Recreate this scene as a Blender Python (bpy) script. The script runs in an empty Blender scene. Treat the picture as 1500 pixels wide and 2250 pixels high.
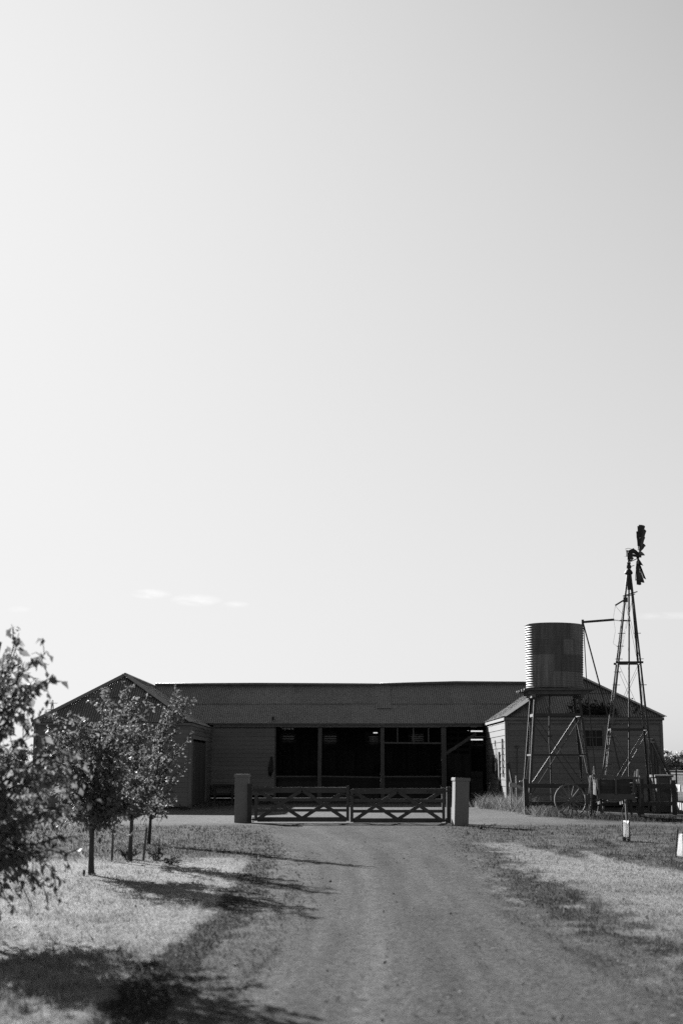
import bpy, math, random
import numpy as np
from mathutils import Vector, Matrix

R = math.radians
random.seed(7)
rng = np.random.default_rng(11)
scn = bpy.context.scene
COL = scn.collection

# ------------------------------------------------------------------ camera
CAM_H, PITCH, FPX = 1.65, R(10.07), 3125.0
cd = bpy.data.cameras.new("camera")
cam = bpy.data.objects.new("camera", cd)
COL.objects.link(cam)
cam.location = (0, 0, CAM_H)
cam.rotation_euler = (R(90) + PITCH, 0, 0)
cd.sensor_fit = 'VERTICAL'
cd.sensor_height = 36.0
cd.sensor_width = 24.0
cd.lens = 50.0
cd.clip_start = 0.1
cd.clip_end = 8000
cd.dof.use_dof = True
cd.dof.focus_distance = 46.0
cd.dof.aperture_fstop = 1.7
scn.camera = cam

# ------------------------------------------------------------------ sun, sky, exposure
SUN = Vector((-1.2, 2.1, 1.0)).normalized()          # towards the sun
SUN_EL = math.asin(SUN.z)
SUN_AZ = math.atan2(SUN.x, SUN.y)
sd = bpy.data.lights.new("sun", 'SUN')
sd.energy = 5.0
sd.angle = R(0.5)
sd.color = (1.0, 1.0, 1.0)          # black and white: no tint
sun = bpy.data.objects.new("sun", sd)
COL.objects.link(sun)
sun.location = SUN * 60
sun.rotation_euler = SUN.to_track_quat('Z', 'Y').to_euler()

world = bpy.data.worlds.new("World")
scn.world = world
world.use_nodes = True
nt = world.node_tree
nt.nodes.clear()
N, L = nt.nodes.new, nt.links.new
sky = N('ShaderNodeTexSky')
sky.sky_type = 'NISHITA'
sky.sun_disc = False
sky.sun_elevation = SUN_EL
sky.sun_rotation = SUN_AZ
sky.altitude = 100
sky.air_density = 1.0
sky.dust_density = 2.0
sky.ozone_density = 1.0


def wmath(op, a, b=None, c=None, clamp=False):
    n = N('ShaderNodeMath')
    n.operation = op
    n.use_clamp = clamp
    for i, v in enumerate((a, b, c)):
        if v is None:
            continue
        if isinstance(v, (int, float)):
            n.inputs[i].default_value = v
        else:
            L(v, n.inputs[i])
    return n.outputs[0]


SKY_W = (0.45, 0.40, 0.15)       # black-and-white film: how each colour counts
SKY_GAMMA, SKY_K, SKY_TOP, SKY_DEEP = 0.60, 0.545, 4.10, 2.1
sep = N('ShaderNodeSeparateColor')
L(sky.outputs[0], sep.inputs[0])
grey = wmath('ADD', wmath('ADD', wmath('MULTIPLY', sep.outputs[0], SKY_W[0]), wmath('MULTIPLY', sep.outputs[1], SKY_W[1])),
             wmath('MULTIPLY', sep.outputs[2], SKY_W[2]))
# faint wisps of cloud low in the sky, placed by compass direction and height
tc = N('ShaderNodeTexCoord')
sx = N('ShaderNodeSeparateXYZ')
L(tc.outputs['Generated'], sx.inputs[0])
az = wmath('ARCTAN2', sx.outputs[0], sx.outputs[1])
el = wmath('ARCSINE', sx.outputs[2])
cmb = N('ShaderNodeCombineXYZ')
L(wmath('MULTIPLY', az, 1.0), cmb.inputs[0])
L(wmath('MULTIPLY', el, 3.2), cmb.inputs[1])
nz = N('ShaderNodeTexNoise')
nz.inputs['Scale'].default_value = 62
nz.inputs['Detail'].default_value = 6
nz.inputs['Roughness'].default_value = 0.62
L(cmb.outputs[0], nz.inputs['Vector'])
cl = None
for caz, cel, waz, wel, s in ((-7.65, 6.71, 0.85, 0.22, 1.0), (-5.85, 6.49, 1.1, 0.27, 1.0), (-4.25, 6.33, 0.6, 0.14, 0.8),
                             (13.0, 5.75, 2.0, 0.16, 0.8), (-12.8, 6.0, 0.5, 0.15, 0.4)):
    e = wmath('ADD', wmath('POWER', wmath('ABSOLUTE', wmath('DIVIDE', wmath('SUBTRACT', az, R(caz)), R(waz))), 2.0),
              wmath('POWER', wmath('ABSOLUTE', wmath('DIVIDE', wmath('SUBTRACT', el, R(cel)), R(wel))), 2.0))
    m = wmath('MULTIPLY', wmath('SUBTRACT', 1.0, e, clamp=True), s)
    cl = m if cl is None else wmath('MAXIMUM', cl, m)
cl = wmath('MULTIPLY', cl, wmath('MULTIPLY', wmath('SUBTRACT', nz.outputs[0], 0.33, clamp=True), 3.0, clamp=True))
# film response of the sky: dark away from the sun, rolling off gently where it is brightest
deep = wmath('POWER', grey, 4.0)
deep = wmath('DIVIDE', deep, wmath('ADD', deep, SKY_DEEP ** 4))
grey = wmath('MULTIPLY', wmath('SUBTRACT', 1.0, wmath('EXPONENT', wmath('MULTIPLY', wmath('POWER', grey, SKY_GAMMA), -SKY_K))),
             wmath('MULTIPLY', deep, SKY_TOP))
grey = wmath('MULTIPLY', grey, wmath('ADD', 1.0, wmath('MULTIPLY', cl, 0.17)))
bg = N('ShaderNodeBackground')
bg.inputs['Strength'].default_value = 0.08
L(grey, bg.inputs['Color'])
wo = N('ShaderNodeOutputWorld')
L(bg.outputs[0], wo.inputs['Surface'])

scn.view_settings.view_transform = 'Standard'
scn.view_settings.look = 'None'
scn.view_settings.exposure = 1.5
scn.view_settings.gamma = 1.0
scn.render.engine = 'CYCLES'
scn.cycles.use_denoising = False
scn.cycles.max_bounces = 6
scn.cycles.transparent_max_bounces = 4

# ------------------------------------------------------------------ measuring helpers (photo pixel -> metres)
CP, SP = math.cos(PITCH), math.sin(PITCH)


def ray(px, py):
    dx, dv = (px - 750) / FPX, (1125 - py) / FPX
    return Vector((dx, CP - dv * SP, SP + dv * CP))


def P(px, py, Y):
    """point seen at a pixel of the photograph, Y metres ahead of the camera"""
    r = ray(px, py)
    return Vector((0, 0, CAM_H)) + r * (Y / r.y)


def G(px, py):
    """point of the ground seen at a pixel"""
    r = ray(px, py)
    return Vector((0, 0, CAM_H)) + r * (-CAM_H / r.z)


def project(x, y, z=0.0):
    d = y * CP + (z - CAM_H) * SP
    d = np.maximum(d, 0.5)
    v = (z - CAM_H) * CP - y * SP
    return 750 + FPX * x / d, 1125 - FPX * v / d


# ------------------------------------------------------------------ materials
MATS = {}


def mat(name, col, rough=0.8, scale=6.0, amp=0.25, stretch=(1, 1, 1), island=0.0, bump=0.0, spec=0.3, metal=0.0,
        stain=0.0, stain_scale=0.6, bump_scale=None):
    m = bpy.data.materials.new(name)
    m.use_nodes = True
    t = m.node_tree
    n, l = t.nodes.new, t.links.new
    b = t.nodes['Principled BSDF']
    b.inputs['Roughness'].default_value = rough
    b.inputs['Specular IOR Level'].default_value = spec
    b.inputs['Metallic'].default_value = metal
    tc_ = n('ShaderNodeTexCoord')
    mp = n('ShaderNodeMapping')
    mp.inputs['Scale'].default_value = stretch
    l(tc_.outputs['Object'], mp.inputs['Vector'])
    no = n('ShaderNodeTexNoise')
    no.inputs['Scale'].default_value = scale
    no.inputs['Detail'].default_value = 5
    no.inputs['Roughness'].default_value = 0.6
    l(mp.outputs[0], no.inputs['Vector'])

    def mth(op, a, b_, clamp=False):
        q = n('ShaderNodeMath')
        q.operation = op
        q.use_clamp = clamp
        for i, v in enumerate((a, b_)):
            if isinstance(v, (int, float)):
                q.inputs[i].default_value = v
            else:
                l(v, q.inputs[i])
        return q.outputs[0]
    f = mth('ADD', mth('MULTIPLY', mth('SUBTRACT', no.outputs[0], 0.5), 2.4 * amp), 1.0)
    if island:
        g = n('ShaderNodeNewGeometry')
        f = mth('MULTIPLY', f, mth('ADD', mth('MULTIPLY', mth('SUBTRACT', g.outputs['Random Per Island'], 0.5), 2 * island), 1.0))
    if stain:
        n2 = n('ShaderNodeTexNoise')
        n2.inputs['Scale'].default_value = stain_scale
        n2.inputs['Detail'].default_value = 6
        n2.inputs['Roughness'].default_value = 0.65
        l(mp.outputs[0], n2.inputs['Vector'])
        s = mth('MULTIPLY', mth('SUBTRACT', n2.outputs[0], 0.52), 5.0, True)
        f = mth('MULTIPLY', f, mth('SUBTRACT', 1.0, mth('MULTIPLY', s, stain)))
    v = mth('MULTIPLY', f, col, True)
    l(v, b.inputs['Base Color'])
    if bump:
        bp = n('ShaderNodeBump')
        bp.inputs['Strength'].default_value = bump
        bp.inputs['Distance'].default_value = 0.02
        src = no.outputs[0]
        if bump_scale:
            n3 = n('ShaderNodeTexNoise')
            n3.inputs['Scale'].default_value = bump_scale
            n3.inputs['Detail'].default_value = 4
            l(mp.outputs[0], n3.inputs['Vector'])
            src = n3.outputs[0]
        l(src, bp.inputs['Height'])
        l(bp.outputs[0], b.inputs['Normal'])
    MATS[name] = m
    return m


mat('weatherboard', 0.105, 0.45, 2.0, 0.22, (0.25, 0.25, 3), island=0.13, stain=0.35, stain_scale=0.8, spec=0.5)
mat('trim_paint', 0.14, 0.7, 3.0, 0.25, (1, 1, 0.4), island=0.1)
mat('roof_iron', 0.095, 0.48, 1.6, 0.35, (1, 1, 1), island=0.26, stain=0.5, stain_scale=0.6, spec=0.5)
mat('old_timber', 0.09, 0.85, 5.0, 0.35, (1, 1, 1), island=0.2, bump=0.3, bump_scale=40)
mat('dark_timber', 0.045, 0.85, 5.0, 0.35, (1, 1, 1), island=0.25, bump=0.3, bump_scale=40)
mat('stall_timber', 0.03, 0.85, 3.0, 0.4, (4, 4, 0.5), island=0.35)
mat('gate_timber', 0.07, 0.8, 5.0, 0.35, (1, 1, 1), island=0.15, bump=0.25, bump_scale=50)
mat('grey_timber', 0.125, 0.85, 5.0, 0.35, (1, 1, 1), island=0.25, bump=0.3, bump_scale=40)
mat('pale_timber', 0.3, 0.8, 6.0, 0.3, (1, 1, 3), island=0.2, bump=0.3, bump_scale=40)
mat('render_concrete', 0.18, 0.9, 4.0, 0.2, (1, 1, 1), bump=0.35, bump_scale=30, stain=0.3, stain_scale=2.0)
mat('tank_iron', 0.14, 0.6, 2.2, 0.75, (4, 4, 0.3), island=0.35, stain=0.45, stain_scale=0.9, spec=0.3)
mat('black_iron', 0.035, 0.6, 8.0, 0.4, spec=0.35)
mat('galvanised', 0.09, 0.5, 8.0, 0.3, spec=0.4)
mat('rust_iron', 0.032, 0.6, 12.0, 0.5, island=0.2, spec=0.4, metal=0.2)
mat('glass_dark', 0.01, 0.3, 2.0, 0.2, spec=0.15)
mat('rope', 0.45, 0.9, 30.0, 0.2)
mat('bark', 0.05, 0.9, 14.0, 0.45, (1, 1, 0.4), bump=0.5, bump_scale=60)
mat('dark_floor', 0.05, 0.95, 5.0, 0.4)  # dark mottled tone of the stall floor


def leaf_material(name, col, trans=0.3, rough=0.35, spec=0.5):
    m = mat(name, col, rough, 2.0, 0.25, island=0.4, spec=spec)
    t = m.node_tree
    b = t.nodes['Principled BSDF']
    out = [x for x in t.nodes if x.type == 'OUTPUT_MATERIAL'][0]
    tr = t.nodes.new('ShaderNodeBsdfTranslucent')
    src = b.inputs['Base Color'].links[0].from_socket
    mm = t.nodes.new('ShaderNodeMath')
    mm.operation = 'MULTIPLY'
    mm.inputs[1].default_value = 1.4
    t.links.new(src, mm.inputs[0])
    t.links.new(mm.outputs[0], tr.inputs['Color'])
    mx = t.nodes.new('ShaderNodeMixShader')
    mx.inputs[0].default_value = trans
    t.links.new(b.outputs[0], mx.inputs[1])
    t.links.new(tr.outputs[0], mx.inputs[2])
    t.links.new(mx.outputs[0], out.inputs['Surface'])
    return m


leaf_material('pear_leaf', 0.105, 0.5, 0.55, 0.25)
leaf_material('weed_leaf', 0.05, 0.4, 0.7, 0.08)
leaf_material('guard_plastic', 0.55, 0.6, 0.6, 0.2)
leaf_material('creeper', 0.022, 0.2, 0.7, 0.1)
leaf_material('far_leaf', 0.26, 0.5, 0.7, 0.1)  # extra pale leaves: distant haze is put into the colour


def tone_material(name, fine_scale, fine_amp, speck=0.0, bump=0.4, trans=0.0, rough=0.95):
    """greys read from the mesh's own 'tone' colour (what grows or lies there), broken up by fine noise"""
    m = bpy.data.materials.new(name)
    m.use_nodes = True
    t = m.node_tree
    n, l = t.nodes.new, t.links.new
    b = t.nodes['Principled BSDF']
    b.inputs['Roughness'].default_value = rough
    b.inputs['Specular IOR Level'].default_value = 0.04
    at = n('ShaderNodeAttribute')
    at.attribute_name = 'tone'
    src = at.outputs['Fac']

    def mth(op, a, b_, clamp=False):
        q = n('ShaderNodeMath')
        q.operation = op
        q.use_clamp = clamp
        for i, v in enumerate((a, b_)):
            if isinstance(v, (int, float)):
                q.inputs[i].default_value = v
            else:
                l(v, q.inputs[i])
        return q.outputs[0]
    if fine_amp:
        tc_ = n('ShaderNodeTexCoord')
        no = n('ShaderNodeTexNoise')
        no.inputs['Scale'].default_value = fine_scale
        no.inputs['Detail'].default_value = 8
        no.inputs['Roughness'].default_value = 0.75
        l(tc_.outputs['Object'], no.inputs['Vector'])
        f = mth('ADD', mth('MULTIPLY', mth('SUBTRACT', no.outputs[0], 0.5), 2 * fine_amp), 1.0)
        src = mth('MULTIPLY', src, f)
        if speck:
            vo = n('ShaderNodeTexVoronoi')
            vo.inputs['Scale'].default_value = 38
            l(tc_.outputs['Object'], vo.inputs['Vector'])
            sp = n('ShaderNodeSeparateColor')
            l(vo.outputs['Color'], sp.inputs[0])
            k = mth('ADD', mth('MULTIPLY', mth('SUBTRACT', sp.outputs[0], 0.5), speck), 1.0)
            src = mth('MULTIPLY', src, k)
        bp = n('ShaderNodeBump')
        bp.inputs['Strength'].default_value = bump
        bp.inputs['Distance'].default_value = 0.03
        l(no.outputs[0], bp.inputs['Height'])
        l(bp.outputs[0], b.inputs['Normal'])
    l(mth('MULTIPLY', src, 1.0, True), b.inputs['Base Color'])
    if trans:
        out = [x for x in t.nodes if x.type == 'OUTPUT_MATERIAL'][0]
        tr = n('ShaderNodeBsdfTranslucent')
        l(src, tr.inputs['Color'])
        mx = n('ShaderNodeMixShader')
        mx.inputs[0].default_value = trans
        l(b.outputs[0], mx.inputs[1])
        l(tr.outputs[0], mx.inputs[2])
        l(mx.outputs[0], out.inputs['Surface'])
    MATS[name] = m
    return m


tone_material('ground_soil', 9.0, 1.0, 0.7, 0.8)
tone_material('drive_gravel', 14.0, 1.0, 1.0, 0.8)
tone_material('grass_blade', 0, 0, trans=0.35, rough=0.8)

# ------------------------------------------------------------------ mesh builder


class MB:
    def __init__(self):
        self.v, self.f = [], []

    def add(self, vs, fs):
        o = len(self.v)
        self.v += [tuple(p) for p in vs]
        self.f += [tuple(i + o for i in q) for q in fs]
        return self

    def hexa(self, p):
        return self.add(p, [(0, 3, 2, 1), (4, 5, 6, 7), (0, 1, 5, 4), (1, 2, 6, 5), (2, 3, 7, 6), (3, 0, 4, 7)])

    def box(self, x0, x1, y0, y1, z0, z1, jit=0.0):
        p = [(x0, y0, z0), (x1, y0, z0), (x1, y1, z0), (x0, y1, z0), (x0, y0, z1), (x1, y0, z1), (x1, y1, z1), (x0, y1, z1)]
        if jit:
            p = [tuple(c + random.uniform(-jit, jit) for c in q) for q in p]
        return self.hexa(p)

    def bar(self, a, b, w, t, up=(0, 0, 1), w2=None, t2=None):
        """rectangular bar from a to b; w across (perpendicular to up), t along up"""
        a, b = Vector(a), Vector(b)
        d = (b - a).normalized()
        u = Vector(up)
        if abs(d.dot(u)) > 0.98:
            u = Vector((0, 1, 0))
        s = d.cross(u).normalized()
        u = s.cross(d).normalized()
        w2 = w if w2 is None else w2
        t2 = t if t2 is None else t2
        p = []
        for c, ww, tt in ((a, w, t), (b, w2, t2)):
            p += [c - s * ww / 2 - u * tt / 2, c + s * ww / 2 - u * tt / 2, c + s * ww / 2 + u * tt / 2, c - s * ww / 2 + u * tt / 2]
        return self.add(p, [(0, 1, 2, 3), (7, 6, 5, 4), (0, 4, 5, 1), (1, 5, 6, 2), (2, 6, 7, 3), (3, 7, 4, 0)])

    def tube(self, pts, rad, n=8, cap=True):
        pts = [Vector(p) for p in pts]
        rad = [rad] * len(pts) if isinstance(rad, (int, float)) else rad
        vs, fs = [], []
        ref = Vector((0.3, 0.2, 0.93))
        for i, p in enumerate(pts):
            d = (pts[min(i + 1, len(pts) - 1)] - pts[max(i - 1, 0)]).normalized()
            r = ref if abs(d.dot(ref)) < 0.95 else Vector((1, 0, 0))
            s = d.cross(r).normalized()
            u = s.cross(d)
            for k in range(n):
                a = 2 * math.pi * k / n
                vs.append(p + (s * math.cos(a) + u * math.sin(a)) * rad[i])
        for i in range(len(pts) - 1):
            for k in range(n):
                k2 = (k + 1) % n
                fs.append((i * n + k, i * n + k2, (i + 1) * n + k2, (i + 1) * n + k))
        if cap:
            fs.append(tuple(reversed(range(n))))
            fs.append(tuple((len(pts) - 1) * n + k for k in range(n)))
        return self.add(vs, fs)

    def lathe(self, prof, n=32, c=(0, 0, 0), a0=0.0, a1=2 * math.pi, caps=False):
        full = abs(a1 - a0 - 2 * math.pi) < 1e-6
        m = n if full else n + 1
        vs, fs = [], []
        for r, z in prof:
            for k in range(m):
                a = a0 + (a1 - a0) * k / n
                vs.append((c[0] + r * math.cos(a), c[1] + r * math.sin(a), c[2] + z))
        for i in range(len(prof) - 1):
            for k in range(n):
                k2 = (k + 1) % m
                fs.append((i * m + k, i * m + k2, (i + 1) * m + k2, (i + 1) * m + k))
        return self.add(vs, fs)

    def xf(self, M):
        self.v = [tuple(M @ Vector(p)) for p in self.v]
        return self

    def build(self, name, material, parent=None, origin=None, smooth=False):
        me = bpy.data.meshes.new(name)
        o = Vector(origin) if origin is not None else None
        vs = self.v if o is None else [tuple(Vector(p) - o) for p in self.v]
        me.from_pydata(vs, [], self.f)
        me.materials.append(MATS[material])
        if smooth:
            me.shade_smooth()
        me.update()
        ob = bpy.data.objects.new(name, me)
        COL.objects.link(ob)
        if parent is not None:
            ob.parent = parent
        return ob


def tag(o, label=None, cat=None, group=None, kind=None):
    if label:
        o['label'] = label
    if cat:
        o['category'] = cat
    if group:
        o['group'] = group
    if kind:
        o['kind'] = kind
    return o


def thing(name, label, cat, loc=(0, 0, 0), rz=0.0, group=None):
    o = bpy.data.objects.new(name, None)
    o.empty_display_size = 0.3
    COL.objects.link(o)
    o.location = loc
    o.rotation_euler = (0, 0, rz)
    return tag(o, label, cat, group)


def copy_tree(o, parent=None):
    c = o.copy()
    COL.objects.link(c)
    if parent is not None:
        c.parent = parent
    for ch in list(o.children):
        copy_tree(ch, c)
    return c


# ------------------------------------------------------------------ noise for the ground
_perm = np.random.default_rng(3).random(4096)


def vnoise(x, y):
    xi, yi = np.floor(x).astype(int), np.floor(y).astype(int)
    fx, fy = x - xi, y - yi
    fx, fy = fx * fx * (3 - 2 * fx), fy * fy * (3 - 2 * fy)

    def h(a, b):
        return _perm[(a * 73 + b * 1619 + (a * b) % 31 * 7) & 4095]
    return (h(xi, yi) * (1 - fx) + h(xi + 1, yi) * fx) * (1 - fy) + (h(xi, yi + 1) * (1 - fx) + h(xi + 1, yi + 1) * fx) * fy


def fbm(x, y, o=4):
    s, a, t = 0.0, 0.5, 0.0
    for k in range(o):
        s = s + a * vnoise(x * 2 ** k + 17 * k, y * 2 ** k + 5 * k)
        t += a
        a *= 0.55
    return s / t


def curve_y(pts):
    """pixel polyline on the ground -> world x as a function of world y"""
    g = sorted((tuple(G(*p))[:2] for p in pts), key=lambda q: q[1])
    ys, xs = np.array([q[1] for q in g]), np.array([q[0] for q in g])
    return lambda y: np.interp(y, ys, xs)


LAWN_EDGE = curve_y([(575, 1862), (545, 1886), (505, 1950), (462, 2000), (415, 2050), (345, 2090), (255, 2170), (160, 2260), (-20, 2420), (-300, 2700)])
DRIVE_A = curve_y([(470, 1815), (560, 1842), (628, 1880), (640, 1930), (620, 1990), (570, 2070), (480, 2150), (380, 2250), (200, 2420), (-60, 2700)])
DRIVE_B = curve_y([(1000, 1815), (1020, 1850), (1062, 1890), (1118, 1950), (1200, 2020), (1300, 2080), (1440, 2150), (1600, 2250), (1900, 2420), (2300, 2700)])
RIGHT_EDGE = curve_y([(1030, 1832), (1075, 1862), (1150, 1905), (1235, 1960), (1330, 2010), (1450, 2070), (1600, 2150), (1800, 2300), (2400, 2700)])
_g = [G(*p) for p in ((1020, 1846), (1150, 1858), (1280, 1868), (1340, 1886), (1290, 1893), (1400, 1902), (1500, 1915), (1700, 1930))]
_gx = sorted((p.x, p.y) for p in _g)


def pale_limit(x):
    return np.interp(x, [q[0] for q in _gx], [q[1] for q in _gx])


def sm(a, b, x):
    t = np.clip((x - a) / (b - a), 0, 1)
    return t * t * (3 - 2 * t)


def albedo(x, y):
    """what the ground carries: pale mown grass, dark weeds, gravel"""
    n1 = fbm(x * 0.55, y * 0.30)
    n2 = fbm(x * 2.3 + 40, y * 1.5 + 9, 5)
    n3 = fbm(x * 6 + 3, y * 3.0 + 71)
    jit = (n2 - 0.5) * 1.1 + (n3 - 0.5) * 0.35
    xl = LAWN_EDGE(y)
    xa, xb, xr = DRIVE_A(y), DRIVE_B(y), RIGHT_EDGE(y)
    lawn = 0.22 * (0.78 + 0.5 * (n3 - 0.5) + 0.7 * (n1 - 0.5) + 0.25)
    rough = 0.054 * (1 + 1.5 * (n3 - 0.5) + 1.2 * (n2 - 0.5))
    weeds = 0.026 + 0.03 * n3
    drive = 0.061 * (1 + 0.35 * (n1 - 0.5) + 0.30 * (n3 - 0.5) + 0.15 * sm(20, 9, y))
    w = np.maximum(xb - xa, 0.1)
    u = (x - xa) / w
    drive = drive * (1 + 0.30 * np.exp(-((u - 0.36) / 0.07) ** 2) + 0.26 * np.exp(-((u - 0.66) / 0.07) ** 2)
                     - 0.16 * np.exp(-((u - 0.51) / 0.06) ** 2))
    drive = drive * (1 + 0.75 * (fbm(u * 13 + 3, y * 0.16, 3) - 0.5) + 0.45 * (fbm(u * 40, y * 0.5 + 20, 2) - 0.5))      # worn along the direction of travel
    yard = 0.11 * (1 + 0.5 * (n1 - 0.5) + 0.35 * (n3 - 0.5))
    # left of the drive
    left_far = sm(24.5, 27.5, y + jit * 3.0)
    a_left = lawn * (1 - left_far) + rough * left_far
    nv = n2 * 0.35 + fbm(x * 4.6 + 8, y * 3.4 + 50, 3) * 0.65
    pale = 0.10 * (1 + 1.6 * (n3 - 0.5) + 0.8 * (n1 - 0.5))
    vl = sm(0.42, 0.54, nv + 0.20 * sm(0.40, 0.9, x - xl) - 0.27 * sm(0.62, 0.30, x - xl))
    a_vl = weeds * (1 - vl) + pale * vl
    t = sm(-0.04, 0.10, x - xl + 0.12 * (n3 - 0.5) * 2)
    a = a_left * (1 - t) + a_vl * t
    # drive
    t = sm(-0.5, 0.5, x - xa + jit * 1.5)
    a = a * (1 - t) + drive * t
    # right verge
    vp = sm(0.43, 0.55, nv + 0.16 * sm(0.7, 1.4, xr - x) + 0.14 * sm(15.5, 12.0, y) - 0.22 * sm(0.85, 0.4, xr - x) * sm(13.5, 17, y))
    a_vr = weeds * (1 - vp) + pale * vp
    t = sm(-0.4, 0.4, x - xb + jit * 1.5)
    a = a * (1 - t) + a_vr * t
    # right lawn, pale up to a mown line, rough beyond
    far = sm(-0.9, 0.9, y - pale_limit(x) + jit * 2.2)
    rough2 = np.where(n2 > 0.55, 0.035, 0.08) * (1 + 1.2 * (n3 - 0.5))
    a_r = (0.21 * (0.9 + 0.5 * (n3 - 0.5) + 0.4 * (n1 - 0.5))) * (1 - far) + rough2 * far
    t = sm(-0.25, 0.35, x - xr + jit * 0.9)
    a = a * (1 - t) + a_r * t
    # everything beyond the gate line
    gate = sm(-1.5, 0.8, y - 41.2 + jit * 1.4)
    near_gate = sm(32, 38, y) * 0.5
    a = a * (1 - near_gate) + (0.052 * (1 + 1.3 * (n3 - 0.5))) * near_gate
    a = a * (1 - gate) + yard * gate
    side = np.maximum(sm(6.0, 7.8, x + jit * 1.5), sm(-8.0, -9.5, x + jit)) * sm(40, 43, y)
    a = a * (1 - side) + (0.06 * (1 + n3 - 0.5)) * side
    fld = sm(66, 80, y)
    a = a * (1 - fld) + 0.13 * (1 + 0.6 * (fbm(x * 0.05, y * 0.01) - 0.5)) * fld
    return np.clip(a, 0.02, 0.6)


def grid_mesh(name, xs, ys, zfun, tonefun, material, kind):
    X, Y = np.meshgrid(xs, ys)
    Z = zfun(X, Y)
    T = tonefun(X, Y)
    nx, ny = len(xs), len(ys)
    me = bpy.data.meshes.new(name)
    co = np.stack([X, Y, Z], -1).reshape(-1, 3).astype(np.float32)
    idx = np.arange(nx * ny).reshape(ny, nx)
    q = np.stack([idx[:-1, :-1], idx[:-1, 1:], idx[1:, 1:], idx[1:, :-1]], -1).reshape(-1, 4)
    set_mesh(me, co, q, T.reshape(-1))
    me.materials.append(MATS[material])
    me.shade_smooth()
    ob = bpy.data.objects.new(name, me)
    COL.objects.link(ob)
    return tag(ob, kind=kind)


def set_mesh(me, co, faces, tone=None):
    n, k = faces.shape
    me.vertices.add(len(co))
    me.vertices.foreach_set('co', co.astype(np.float32).ravel())
    me.loops.add(n * k)
    me.loops.foreach_set('vertex_index', faces.astype(np.int32).ravel())
    me.polygons.add(n)
    me.polygons.foreach_set('loop_start', np.arange(0, n * k, k, dtype=np.int32))
    if tone is not None:
        at = me.attributes.new('tone', 'FLOAT', 'POINT')
        at.data.foreach_set('value', tone.astype(np.float32).ravel())
    me.update(calc_edges=True)
    me.validate()


def ground_z(x, y):
    """slight unevenness near the drive, dead flat under the buildings and beyond"""
    return 0.035 * (fbm(x * 0.35, y * 0.3) - 0.5) * (1 - sm(36, 42, y)) * sm(2, 6, y)


# ------------------------------------------------------------------ ground and drive
xs = np.unique(np.concatenate([np.linspace(-3000, -60, 8), np.linspace(-60, -12, 25), np.arange(-12, 14.01, 0.11),
                               np.linspace(14, 60, 24), np.linspace(60, 3000, 8)]))
ys = np.unique(np.concatenate([np.linspace(-300, 4, 10), np.arange(4, 30, 0.11), np.arange(30, 72, 0.3), np.linspace(72, 200, 40),
                               np.linspace(200, 5000, 30)]))
grid_mesh('ground', xs, ys, ground_z, albedo, 'ground_soil', 'structure')

# gravel drive: a thin sheet over the ground that ends in ragged edges
dy = np.arange(4.2, 41.0, 0.12)
us = np.linspace(0, 1, 60)
U, Yd = np.meshgrid(us, dy)
ra = DRIVE_A(Yd) + 0.25 * (fbm(Yd * 1.3, Yd * 0 + 4) - 0.5) + 0.25
rb = DRIVE_B(Yd) + 0.25 * (fbm(Yd * 1.3, Yd * 0 + 9) - 0.5) - 0.25
Xd = ra + (rb - ra) * U
Zd = ground_z(Xd, Yd) + 0.012 * np.minimum(1, 8 * np.minimum(U, 1 - U)) + 0.002
me = bpy.data.meshes.new('driveway')
idx = np.arange(Xd.size).reshape(Xd.shape)
set_mesh(me, np.stack([Xd, Yd, Zd], -1).reshape(-1, 3),
         np.stack([idx[:-1, :-1], idx[:-1, 1:], idx[1:, 1:], idx[1:, :-1]], -1).reshape(-1, 4), albedo(Xd, Yd).reshape(-1))
me.materials.append(MATS['drive_gravel'])
me.shade_smooth()
drv = bpy.data.objects.new('driveway', me)
COL.objects.link(drv)
tag(drv, kind='structure')

# ------------------------------------------------------------------ grass


def blades(name, x, y, h, w, tone, lean, material='grass_blade', bend=True):
    n = len(x)
    ang = rng.uniform(0, 2 * np.pi, n)
    la = rng.uniform(0, 2 * np.pi, n)
    z0 = ground_z(x, y) - 0.004
    lx, ly = np.cos(la) * lean * h, np.sin(la) * lean * h
    wx, wy = np.cos(ang) * w / 2, np.sin(ang) * w / 2
    a = np.stack([x - wx, y - wy, z0], -1)
    b = np.stack([x + wx, y + wy, z0], -1)
    m1 = np.stack([x - wx * .8 + lx * .35, y - wy * .8 + ly * .35, z0 + h * .58], -1)
    m2 = np.stack([x + wx * .8 + lx * .35, y + wy * .8 + ly * .35, z0 + h * .58], -1)
    t = np.stack([x + lx, y + ly, z0 + h * np.sqrt(np.maximum(0.1, 1 - 0.4 * lean ** 2))], -1)
    co = np.stack([a, b, m2, m1, t], 1).reshape(-1, 3)
    i = np.arange(n)[:, None] * 5
    f = np.concatenate([i + np.array([[0, 1, 2]]), i + np.array([[0, 2, 3]]), i + np.array([[3, 2, 4]])], 0)
    me_ = bpy.data.meshes.new(name)
    set_mesh(me_, co, f, np.repeat(tone, 5))
    me_.materials.append(MATS[material])
    ob = bpy.data.objects.new(name, me_)
    COL.objects.link(ob)
    return tag(ob, kind='stuff')


def ground_samples(n, px0, px1, py0, py1):
    px = rng.uniform(px0, px1, n)
    py = rng.uniform(py0, py1, n)
    dx, dv = (px - 750) / FPX, (1125 - py) / FPX
    ry, rz = CP - dv * SP, SP + dv * CP
    t = -CAM_H / rz
    return dx * t, ry * t


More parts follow.
